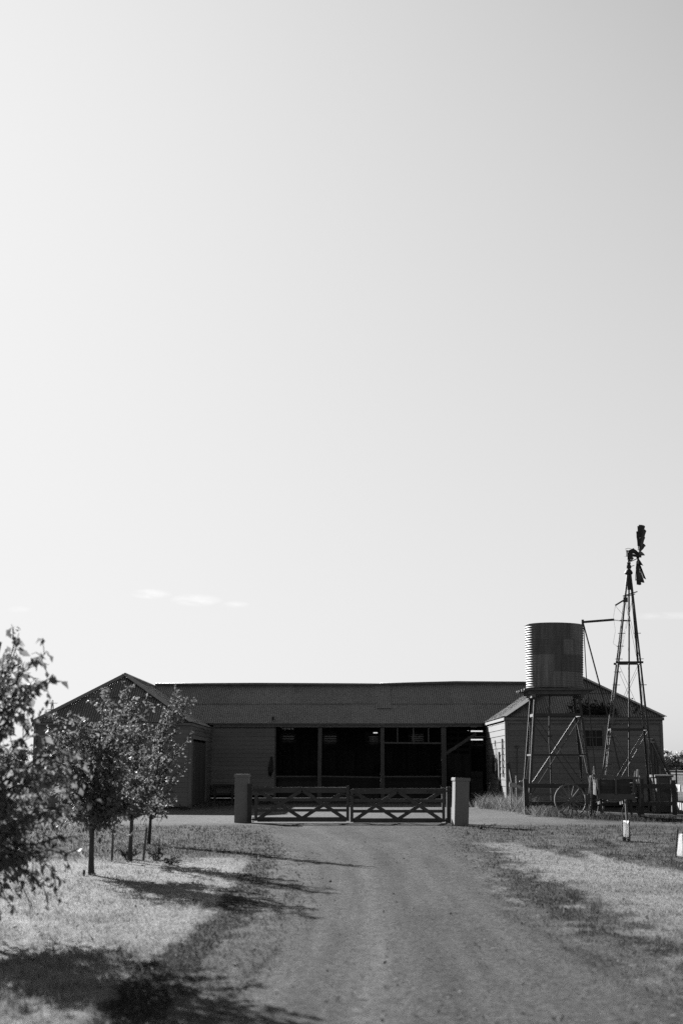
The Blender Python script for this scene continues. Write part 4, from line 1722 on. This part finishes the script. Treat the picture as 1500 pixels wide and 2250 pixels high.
# loose wheel leaning back on the fence
rW = (1797 - 1728.5) / 2 / FPX * 48.2
wl = G(1254.5, 1796.5)
M = Matrix.Translation((0, 0, rW)) @ Matrix.Rotation(R(-9), 4, 'X') @ Matrix.Rotation(R(8), 4, 'Z')
t = thing('wagon_wheel', 'loose wooden spoked wagon wheel leaning on the rail fence', 'wheel', (wl.x, wl.y + .1, 0))
for m_, nm in zip(spoked_wheel(None, None, rW, None, 16, M), ('rim', 'spokes', 'hub')):
    m_.build(nm, 'grey_timber', t, smooth=(nm == 'hub'))

cg = G(1297, 1797)
YC = cg.y
rC = (P(1297, 1704, YC).z) / 2
xcl, xcr = P(1297, 1750, YC).x, P(1401, 1750, YC).x
cart = thing('farm_cart', 'broken two wheeled timber farm cart parked end on by the fence', 'cart', ((xcl + xcr) / 2, YC, 0), R(-7))
hwC = (xcr - xcl) / 2
for s in (-1, 1):
    M = Matrix.Translation((s * hwC, 0, rC)) @ Matrix.Rotation(R(90), 4, 'Z') @ Matrix.Rotation(R(2), 4, 'X')
    rim, spk, hb = spoked_wheel(None, None, rC, None, 14, M)
    w_ = rim.build('wheel', 'old_timber', cart)
    spk.build('spokes', 'old_timber', w_)
    hb.build('hub', 'old_timber', w_, smooth=True)
mb = MB()
mb.bar((-hwC - .08, 0, rC), (hwC + .08, 0, rC), .11, .12)
mb.build('axle', 'dark_timber', cart)
zb_ = P(1350, 1755, YC - .7).z
ztp = P(1350, 1710, YC - .7).z
bw = P(1398, 1730, YC - .7).x - P(1350, 1730, YC - .7).x - .1
YCF = -.75
mb = MB()
z = zb_ + .16
k = 0
while z < ztp - .03:                       # slatted end seen from the drive, with gaps between the boards
    hh_ = .10
    if True:
        mb.box(-bw + .03, bw - .03, YCF - .015 + .01 * (k % 2), YCF + .015, z, z + hh_, .006)
    z += hh_ + .012
    k += 1
mb.build('tail_board', 'dark_timber', cart)
mb = MB()
mb.bar((-bw, YCF - .03, zb_ + .08), (bw, YCF - .03, zb_ + .06), .05, .17)
mb.build('end_sill', 'old_timber', cart)
mb = MB()
for s in (-1, 0, 1):
    x_ = s * (bw - .06)
    mb.bar((x_ * (1.0), YCF - .06, zb_ + .13), (x_ * 1.06, YCF - .06, ztp + .02), .06, .07)
mb.bar((-bw - .12, YCF - .03, ztp + .08), (bw + .12, YCF - .03, ztp + .0), .10, .08)
mb.build('end_frame', 'old_timber', cart)
mb = MB()
for s in (-1, 1):
    z = zb_ + .1
    while z < ztp - .05:
        mb.box(s * bw - .018, s * bw + .018, YCF + .02, 1.2, z, z + .15, .005)
        z += .16
mb.build('side_board', 'dark_timber', cart)
mb = MB()
z = zb_ + .1
while z < ztp - .05:
    mb.box(-bw + .03, bw - .03, 1.16, 1.195, z, z + .15, .005)
    z += .16
mb.build('head_board', 'dark_timber', cart)
mb = MB()
x_ = -bw + .03
while x_ < bw - .05:
    mb.box(x_, x_ + .17, YCF + .02, 1.2, zb_, zb_ + .035, .004)
    x_ += .175
mb.build('floor', 'dark_timber', cart)
for s in (-1, 1):
    mb = MB()
    mb.bar((s * (bw - .25), -.9, zb_ - .07), (s * (bw - .2), 3.4, .35), .08, .10)
    mb.build('shaft', 'dark_timber', cart)
mb = MB()
hd2 = lambda px, py, y: P(px, py, YC + y) - Vector(cart.location)
mb.bar(hd2(1304, 1745, -.5), hd2(1308.5, 1683, -.45), .035, .04)
mb.bar(hd2(1309, 1720, -.3), hd2(1308, 1690, -.3), .03, .03)
mb.build('stake', 'pale_timber', cart)
mb = MB()
mb.bar(hd2(1396, 1714, -.55), hd2(1398.5, 1694, -.5), .05, .05, w2=.03)
mb.bar(hd2(1402, 1722, -.5), hd2(1403.5, 1690, -.45), .06, .06)
mb.build('stake', 'pale_timber', cart)
for s in (-1, 1):
    mb = MB()
    mb.bar((s * (bw - .12), YCF + .1, .0), (s * (bw - .12), YCF + .1, zb_), .07, .07)
    mb.build('prop', 'dark_timber', cart)
mb = MB()
a = hd2(1292, 1755, -.1)
mb.box(a.x - .09, a.x + .10, a.y - .12, a.y + .12, a.z - .17, a.z + .12, .01)
mb.build('hub_box', 'old_timber', cart)

# ------------------------------------------------------------------ tree guards, sapling
g1 = G(1373, 1848)
hg = P(1373, 1803, g1.y).z
wg = (P(1381, 1830, g1.y).x - P(1365, 1830, g1.y).x) / 2
guard = thing('tree_guard', 'upright white sleeve tree guard with stakes in front of the cart', 'tree guard', (g1.x, g1.y, 0), R(12), 'white tree guards on the rough grass')


def guard_parts(t, hg, wg, taper, ns):
    mb_ = MB()
    n = 12
    pts = []
    for k in range(3):
        a = 2 * math.pi * k / 3 + math.pi / 6 + math.pi
        pts.append((math.cos(a), math.sin(a)))
    per = []
    for k in range(3):
        for j in range(4):
            f = j / 4
            a, b = pts[k], pts[(k + 1) % 3]
            per.append((a[0] * (1 - f) + b[0] * f, a[1] * (1 - f) + b[1] * f))
    m = len(per)
    vs, fs = [], []
    for r_ in (1.0,):
        for z, s in ((.02, 1), (hg * .35, 1 - (1 - taper) * .35), (hg * .7, 1 - (1 - taper) * .7), (hg, taper)):
            for (x_, y_) in per:
                vs.append((x_ * wg * 1.15 * s * r_ + random.uniform(-.004, .004), y_ * wg * 1.15 * s * r_ + random.uniform(-.004, .004), z + (random.uniform(-.01, .015) if z == hg else 0)))
    for w_ in range(1):
        for i in range(3):
            for k in range(m):
                o_ = w_ * 4 * m
                q = (o_ + i * m + k, o_ + i * m + (k + 1) % m, o_ + (i + 1) * m + (k + 1) % m, o_ + (i + 1) * m + k)
                fs.append(q if w_ == 0 else tuple(reversed(q)))
    mb_.add(vs, fs)
    mb_.build('sleeve', 'guard_plastic', t)
    for i, (x_, y_) in enumerate(pts):
        mb_ = MB()
        mb_.bar((x_ * wg * 1.2, y_ * wg * 1.2, -.02), (x_ * wg * 1.2 * taper, y_ * wg * 1.2 * taper, hg + ns[i]), .022, .022)
        mb_.build('stake', 'old_timber', t)


guard_parts(guard, hg, wg, .98, (.02, .03, .0))
mb = MB()
mb.bar((.09, .05, .0), (.06, .05, P(1378, 1757, g1.y).z), .045, .035)
mb.build('tall_stake', 'old_timber', guard)
g2 = G(1504, 1884)
guard2 = thing('tree_guard', 'tapered white sleeve tree guard with a dark stake at the lawn edge', 'tree guard', (g2.x, g2.y, 0), R(40), 'white tree guards on the rough grass')
guard_parts(guard2, P(1504, 1833, g2.y).z, .17, .66, (.05, .03, .08))
mb = MB()
sp = [P(1371, 1846, g1.y + .02), P(1370, 1800, g1.y + .02), P(1366, 1783, g1.y + .05), P(1369, 1772, g1.y + .05), P(1373, 1757, g1.y + .06)]
sp[0].z = 0
mb.tube(sp, [.016, .014, .012, .010, .006], 6)
o = mb.build('sapling', 'bark')
tag(o, 'thin crooked bare sapling growing out of the upright white guard', 'sapling')

# ------------------------------------------------------------------ trees


def leaves_mesh(name, pos, axis, length, material, parent, origin, width=.58):
    """folded, drooping leaves: each six corners, four faces"""
    n = len(pos)
    pos, axis = np.array(pos), np.array(axis)
    axis /= np.linalg.norm(axis, axis=1)[:, None]
    rnd = rng.normal(0, 1, (n, 3))
    side = np.cross(axis, rnd)
    side /= np.linalg.norm(side, axis=1)[:, None]
    nor = np.cross(side, axis)
    Ln = (length * rng.uniform(.65, 1.25, n))[:, None]
    W = Ln * width / 2
    fold = Ln * rng.uniform(.05, .22, n)[:, None]
    curl = Ln * rng.uniform(-.05, .28, n)[:, None]
    base = pos
    mid = pos + axis * Ln * .45
    tip = pos + axis * Ln - nor * curl
    ml = mid - side * W + nor * fold
    mr = mid + side * W + nor * fold
    up = pos + axis * Ln * .12
    co = np.stack([base, mr, mid, ml, tip, up], 1).reshape(-1, 3) - np.array(origin)
    i = np.arange(n)[:, None] * 6
    f = np.concatenate([i + np.array([[0, 1, 2]]), i + np.array([[0, 2, 3]]), i + np.array([[2, 1, 4]]), i + np.array([[3, 2, 4]])], 0)
    me_ = bpy.data.meshes.new(name)
    set_mesh(me_, co[:], f)
    me_.materials.append(MATS[material])
    ob = bpy.data.objects.new(name, me_)
    COL.objects.link(ob)
    ob.parent = parent
    return ob


def pear_tree(label, base_px, Yb, trunk_px, tips, rad, seed, leaf=.075, shoots=11, dens=1.0, lean_depth=.8, clear=1840):
    """tips: (px, py, leafiness) of limb ends; depth is scattered round the trunk"""
    rnd = random.Random(seed)
    b = P(*base_px, Yb)
    b.z = 0
    t = thing('pear_tree', label, 'tree', b, 0, 'young trees along the lawn')
    wood = MB()
    tr = [b - Vector((0, 0, .05))] + [P(px, py, Yb) for px, py in trunk_px]
    tr = [Vector(p) for p in tr]
    radii = [rad * 1.25] + [rad * (1 - .55 * (i + 1) / len(tr)) for i in range(len(tr) - 1)]
    wood.tube(tr, radii, 9)
    pos, axs = [], []

    def leaf_at(p, out, k=1):
        for _ in range(k):
            d = Vector((rnd.gauss(0, .5), rnd.gauss(0, .5), -.75 + rnd.gauss(0, .4))) + out * .55
            pos.append(p + Vector((rnd.gauss(0, .018), rnd.gauss(0, .018), rnd.gauss(0, .018))))
            axs.append(d)
    for (px, py, q) in tips:
        dep = rnd.uniform(-lean_depth, lean_depth)
        tip = P(px, py, Yb + dep)
        # attach lower on the trunk than the tip
        cand = []
        for i in range(1, len(tr)):
            for f in (0, .5):
                p = tr[i].lerp(tr[i - 1], f)
                cand.append(p)
        zc = P(750, clear, Yb).z
        cand = [p for p in cand if p.z > zc]
        cand = [p for p in cand if p.z < tip.z - .1] or [min(cand, key=lambda p: abs(p.z - tip.z))]
        att = min(cand, key=lambda p: abs((tip - p).length - 1.0 - .3 * rnd.random()))
        v = tip - att
        ctrl = att + v * .45 + Vector((v.x * .18, v.y * .18, .10 * v.length if tip.z > att.z else .28 * v.length))
        n = 9
        pts = []
        for k in range(n + 1):
            f = k / n
            p = att * (1 - f) ** 2 + ctrl * 2 * f * (1 - f) + tip * f * f
            if 0 < k < n:
                p += Vector((rnd.gauss(0, .015), rnd.gauss(0, .015), rnd.gauss(0, .015)))
            pts.append(p)
        r0 = rad * .34
        wood.tube(pts, [r0 * (1 - .85 * k / n) + .002 for k in range(n + 1)], 5, cap=False)
        ns = int(shoots * (1 if q >= .5 else .45))
        for s in range(ns + 1):
            f = 1.0 if s == ns else .22 + .78 * (s + rnd.random()) / ns
            k = min(n - 1, int(f * n))
            p = pts[k].lerp(pts[k + 1], f * n - k)
            tan = (pts[k + 1] - pts[k]).normalized()
            if s == ns:
                d, Ls = tan, .10
            else:
                d = (tan * .55 + Vector((rnd.gauss(0, .7), rnd.gauss(0, .7), rnd.gauss(.1, .55)))).normalized()
                Ls = rnd.uniform(.14, .42) * (1.15 - .55 * f)
            q2 = p + d * Ls * .5 + Vector((0, 0, .02))
            q3 = p + d * Ls + Vector((0, 0, -.03 * Ls / .3))
            wood.tube([p, q2, q3], [.005, .004, .002], 4, cap=False)
            nl = max(2, int(Ls / .022 * q * dens))
            for j in range(nl):
                g = rnd.random() ** .8
                pp = p.lerp(q2, g * 2) if g < .5 else q2.lerp(q3, g * 2 - 1)
                leaf_at(pp, d)
        # leaves straight on the limb
        for j in range(int(14 * q * dens)):
            f = rnd.uniform(.35, 1)
            k = min(n - 1, int(f * n))
            leaf_at(pts[k].lerp(pts[k + 1], f * n - k), (pts[k + 1] - pts[k]).normalized())
    wood.build('trunk', 'bark', t, b, smooth=True)
    leaves_mesh('crown', [tuple(p) for p in pos], [tuple(a) for a in axs], leaf, 'pear_leaf', t, b)
    return t


Yt1 = 14.2
pear_tree('large leafy young tree nearest the camera, mostly cut off by the frame edge', (-70, 2070), Yt1,
          [(-68, 1950), (-62, 1850), (-58, 1760), (-50, 1660), (-35, 1560), (-15, 1470), (0, 1410)],
          [(30, 1393, .6), (38, 1410, .6), (98, 1438, .8), (8, 1450, .6), (110, 1490, .9), (88, 1570, .9), (60, 1530, .6), (75, 1505, .7), (50, 1470, .9), (25, 1440, .6), (30, 1560, .6), (10, 1600, .6), (-10, 1500, .6), (-40, 1430, .6),
           (-80, 1480, 1), (-120, 1560, 1), (-170, 1640, 1), (-200, 1740, 1), (-230, 1840, 1), (-180, 1900, 1),
           (35, 1640, 1), (70, 1690, 1), (120, 1660, 1), (165, 1660, .7), (180, 1700, .7), (140, 1720, 1), (100, 1740, 1), (155, 1770, .9), (190, 1765, .4), (120, 1800, 1),
           (150, 1840, .8), (165, 1870, .5), (110, 1850, 1), (70, 1790, 1), (40, 1760, 1), (60, 1850, 1), (30, 1830, 1), (0, 1700, 1), (-30, 1650, 1), (10, 1780, 1),
           (100, 1900, 1), (125, 1930, .6), (100, 1965, .5), (60, 1920, 1), (30, 1900, 1), (0, 1880, 1), (65, 1980, .35), (25, 1990, .35), (0, 2000, .3), (-20, 1940, .8),
           (-60, 1900, 1), (-110, 1860, 1), (-100, 1760, 1), (-60, 1700, 1), (-140, 1950, .7), (50, 1720, 1), (85, 1760, 1), (20, 1850, 1)] + [(-60 - (k * 61) % 250, 1500 + (k * 97) % 400, 1.8) for k in range(30)],  # last limbs are unseen, added and thickened for the shadow they cast
          .045, 5, leaf=.092, shoots=10, dens=.62, lean_depth=1.0, clear=1930)
Yt2 = G(200, 1923).y
pear_tree('dense dark young tree with a straight bare trunk on the pale lawn', (201, 1923), Yt2,
          [(201, 1880), (203, 1820), (206, 1780), (210, 1720), (215, 1660), (222, 1600), (230, 1560)],
          [(232, 1528, 1), (160, 1575, 1), (130, 1580, .7), (190, 1590, 1), (270, 1560, 1), (250, 1590, 1), (110, 1610, .8), (85, 1640, .7), (140, 1640, 1), (300, 1610, 1),
           (180, 1650, 1), (220, 1640, 1), (260, 1650, 1), (300, 1660, 1), (110, 1680, 1), (150, 1700, 1), (200, 1700, 1), (240, 1700, 1), (280, 1710, 1), (310, 1720, 1),
           (130, 1740, 1), (170, 1750, 1), (220, 1750, 1), (260, 1760, 1), (300, 1760, .8), (150, 1790, .8), (180, 1790, .8), (240, 1785, .8), (222, 1812, .5), (165, 1800, .3), (280, 1772, .6),
           (230, 1670, 1), (200, 1620, 1), (265, 1690, 1), (245, 1735, 1), (195, 1735, 1), (215, 1780, 1), (285, 1740, 1), (250, 1620, 1), (175, 1720, 1)],
          .043, 8, leaf=.070, shoots=14, dens=1.55, clear=1838)
Yt3 = G(286, 1893).y
pear_tree('middle young tree tied with rope between two short stakes', (286, 1893), Yt3,
          [(287, 1860), (290, 1800), (293, 1740), (298, 1680), (295, 1620), (288, 1560)],
          [(276, 1508, 1), (310, 1545, 1), (325, 1535, .7), (255, 1560, .8), (285, 1560, 1), (330, 1600, 1), (240, 1620, .9), (310, 1620, 1), (345, 1660, .9), (280, 1630, 1), (330, 1700, 1), (250, 1690, .9),
           (300, 1700, 1), (360, 1720, .7), (270, 1740, 1), (320, 1750, 1), (250, 1760, .8), (295, 1770, .9), (265, 1785, .4), (340, 1770, .6), (262, 1812, .15), (315, 1660, 1)],
          .038, 12, leaf=.068, shoots=12, dens=1.2, lean_depth=.7, clear=1822)
Yt4 = G(328, 1855).y
pear_tree('sparse pale leaved young tree nearest the shed with long bare shoots', (327, 1855), Yt4,
          [(331, 1800), (336, 1750), (345, 1690), (355, 1630), (368, 1570), (378, 1530)],
          [(385, 1515, 1), (395, 1535, 1), (420, 1540, .8), (355, 1555, .9), (400, 1570, .8), (370, 1580, 1), (345, 1600, .8), (385, 1610, .9), (420, 1612, .35), (415, 1622, .3), (340, 1650, 1), (370, 1660, 1),
           (390, 1640, .6), (412, 1675, .3), (405, 1690, .25), (355, 1700, 1), (375, 1720, .7), (330, 1710, 1), (345, 1750, .7), (385, 1755, .3), (320, 1760, .7), (365, 1765, .4), (362, 1795, .12), (310, 1805, .1), (350, 1640, 1), (360, 1680, 1)],
          .034, 21, leaf=.070, shoots=12, dens=1.05, lean_depth=.7, clear=1805)
# stakes and rope ties of the middle tree
stakes = []
for (a, b, lb) in (((246, 1893), (250, 1815), 'thin dark stake leaning beside the tied young tree, clear of the weeds'),
                   ((315, 1886), (323, 1818), 'thin pale stake standing in the weeds beside the tied young tree')):
    A, B = P(*a, Yt3), P(*b, Yt3)
    A.z = -.02
    mb = MB()
    mb.bar(A, B, .035, .035)
    o = mb.build('tree_stake', 'old_timber', origin=A)
    o.location = A
    tag(o, lb, 'stake', 'stakes beside the tied tree')
    stakes.append(B)
mb = MB()
tp = P(291, 1834, Yt3)
a, b = stakes[0] - Vector((0, 0, .05)), stakes[1] - Vector((0, 0, .05))
mb.tube([a, a.lerp(tp, .35) - Vector((0, 0, .05)), a.lerp(tp, .7) - Vector((0, 0, .055)), tp - Vector((.02, .045, 0)), tp + Vector((0, -.05, .03)), tp + Vector((.03, -.045, .055)),
         (tp + Vector((.03, 0, .05))).lerp(b, .5), b], .016, 6)
o = mb.build('tie_rope', 'rope')
tag(o, 'pale slack rope tying the middle young tree to its two stakes', 'rope')
pg = G(184, 1925)
mb = MB()
mb.bar((pg.x, pg.y, -.02), (pg.x + .01, pg.y, P(184, 1911, pg.y).z), .03, .03)
o = mb.build('ground_peg', 'dark_timber')
tag(o, 'tiny dark peg in the lawn beside the dense young tree', 'peg')


# dead leaves and creeper caught low on the hip of the tank-side wing: part of the shed roof's look
pos, ax = [], []
_rise, _n = apexR.z - ZE_R, random.Random(31)
for (px, w_, k_) in ((1262, 14, 70), (1285, 22, 190), (1310, 20, 230), (1332, 14, 150), (1348, 6, 60), (1400, 8, 30)):
    for _ in range(k_):
        x_ = P(px + _n.gauss(0, w_ * .5), 1562, YR).x
        v = abs(_n.gauss(.06, .10)) + .03
        pos.append((x_, YR - OV + v * hwR, ZE_R + v * _rise + .03))
        ax.append((_n.gauss(0, 1), _n.gauss(0, 1), _n.gauss(.3, .6)))
leaves_mesh('roof_creeper', pos, ax, .12, 'creeper', shed, SO)


def weed(label, px, py, n, r, h, leaf, seed):
    rnd = random.Random(seed)
    c = G(px, py)
    t = thing('weed_clump', label, 'weed', (c.x, c.y, 0))
    mb_ = MB()
    pos, ax = [], []
    for k in range(n):
        a = rnd.uniform(0, 6.28)
        d = Vector((math.cos(a) * r * rnd.random(), math.sin(a) * r * rnd.random(), h * rnd.uniform(.4, 1)))
        p0 = c + Vector((math.cos(a) * .05, math.sin(a) * .05, 0))
        p1 = c + d
        mb_.tube([p0, p0.lerp(p1, .5) + Vector((0, 0, .05)), p1], [.004, .003, .002], 4, cap=False)
        for j in range(9):
            f = rnd.uniform(.25, 1)
            pos.append(tuple(p0.lerp(p1, f)))
            ax.append((rnd.gauss(0, 1), rnd.gauss(0, 1), rnd.gauss(.3, .5)))
    mb_.build('stems', 'bark', t, c)
    leaves_mesh('leaves', pos, ax, leaf, 'weed_leaf', t, c)


weed('leafy weed clump at the foot of the tied tree under its stake', 344, 1889, 34, .42, .40, .05, 4)
weed('grassy weed clump growing round the trunk base of the tied tree', 283, 1888, 26, .28, .30, .05, 5)
weed('low weed tuft on the lawn just past the leafy clump', 378, 1900, 14, .22, .12, .05, 6)
weed('small weed growing in the yard in front of the sliding door', 403, 1781, 10, .25, .14, .06, 9)
weed('small leafy weed at the foot of the upright white guard', 1375, 1850, 16, .16, .16, .04, 14)
weed('low weed tuft by the pillar nearest the tank, on the drive edge', 1062, 1822, 18, .5, .14, .06, 10)

# ------------------------------------------------------------------ far things


def far_tree(px, Y, top_py, w, label, seed):
    rnd = random.Random(seed)
    base = P(px, 1680, Y)
    base.z = 0
    H = P(px, top_py, Y).z
    t = thing('distant_tree', label, 'tree', base, 0, 'far trees along the horizon')
    mb_ = MB()
    mb_.tube([base, base + Vector((0, 0, H * .3)), base + Vector((.3, 0, H * .7))], [.25, .2, .08], 7)
    for k in range(5):
        a = rnd.uniform(0, 6.28)
        mb_.tube([base + Vector((0, 0, H * rnd.uniform(.15, .4))), base + Vector((math.cos(a) * w * .6, math.sin(a) * w * .6, H * rnd.uniform(.5, .85)))], [.12, .03], 5)
    mb_.build('trunk', 'bark', t, base)
    pos, ax = [], []
    clumps = [(rnd.gauss(0, .42) * w, rnd.gauss(0, .42) * w, H * rnd.uniform(.12, .86), rnd.uniform(.2, .34) * w) for _ in range(16)]
    for (cx, cy, cz, cr) in clumps:
        cr = min(cr, H - cz)
        for k in range(120):
            v = Vector((rnd.gauss(0, 1), rnd.gauss(0, 1), rnd.gauss(0, .8)))
            v = v.normalized() * cr * rnd.random() ** .4
            pos.append((base.x + cx + v.x, base.y + cy + v.y, max(.3, cz + v.z)))
            ax.append((rnd.gauss(0, 1), rnd.gauss(0, 1), rnd.gauss(0, 1)))
    leaves_mesh('crown', pos, ax, .75, 'far_leaf', t, base, width=.8)


for px, Y, tp, w, lb in ((1462, 430, 1645, 3.2, 'far rounded tree rising just past the end of the shed'),
                         (1472, 410, 1650, 3.4, 'far low tree second along the horizon beyond the shed'),
                         (1486, 440, 1648, 3.0, 'far pointed tree in the gap above the stock fence post'),
                         (1497, 420, 1652, 3.4, 'far bushy tree at the very edge of the photo'),
                         (1512, 430, 1647, 3.4, 'far tree growing just outside the edge of the view'),
                         (52, 520, 1640, 5.0, 'far hazy tree behind the leafy tree nearest the camera'),
                         (22, 540, 1645, 5.0, 'far broad tree low on the horizon behind the near leaves'),
                         (-10, 520, 1642, 5.0, 'far tree at the left end of the horizon')):
    far_tree(px, Y, tp, w, lb, int(px * 7 + 100))

# lattice pylon far behind the wing roof
YP = 900.0
pb = P(114, 1600, YP)
pyl = thing('power_pylon', 'tiny lattice power pylon far away above the wing roof', 'pylon', (pb.x, YP, 0))
H = P(114, 1538, YP).z
mb = MB()


def pl(sx_, sy_, z):
    w = 3.6 * (1 - z / H) + .25
    return Vector((sx_ * w, sy_ * w, z))


for sx_ in (-1, 1):
    for sy_ in (-1, 1):
        mb.bar(pl(sx_, sy_, 0), pl(sx_, sy_, H), .22, .22)
z = 0
while z < H - 3:
    for s1, s2 in PAIRS:
        mb.bar(pl(*s1, z), pl(*s2, z + 4), .12, .12)
        mb.bar(pl(*s2, z), pl(*s1, z + 4), .12, .12)
        mb.bar(pl(*s1, z + 4), pl(*s2, z + 4), .12, .12)
    z += 4
mb.build('tower', 'galvanised', pyl)
mb = MB()
for z_ in (H - 2, H - 6, H - 10):
    mb.bar((-3.2, 0, z_), (3.2, 0, z_), .25, .3)
mb.build('cross_arm', 'galvanised', pyl)
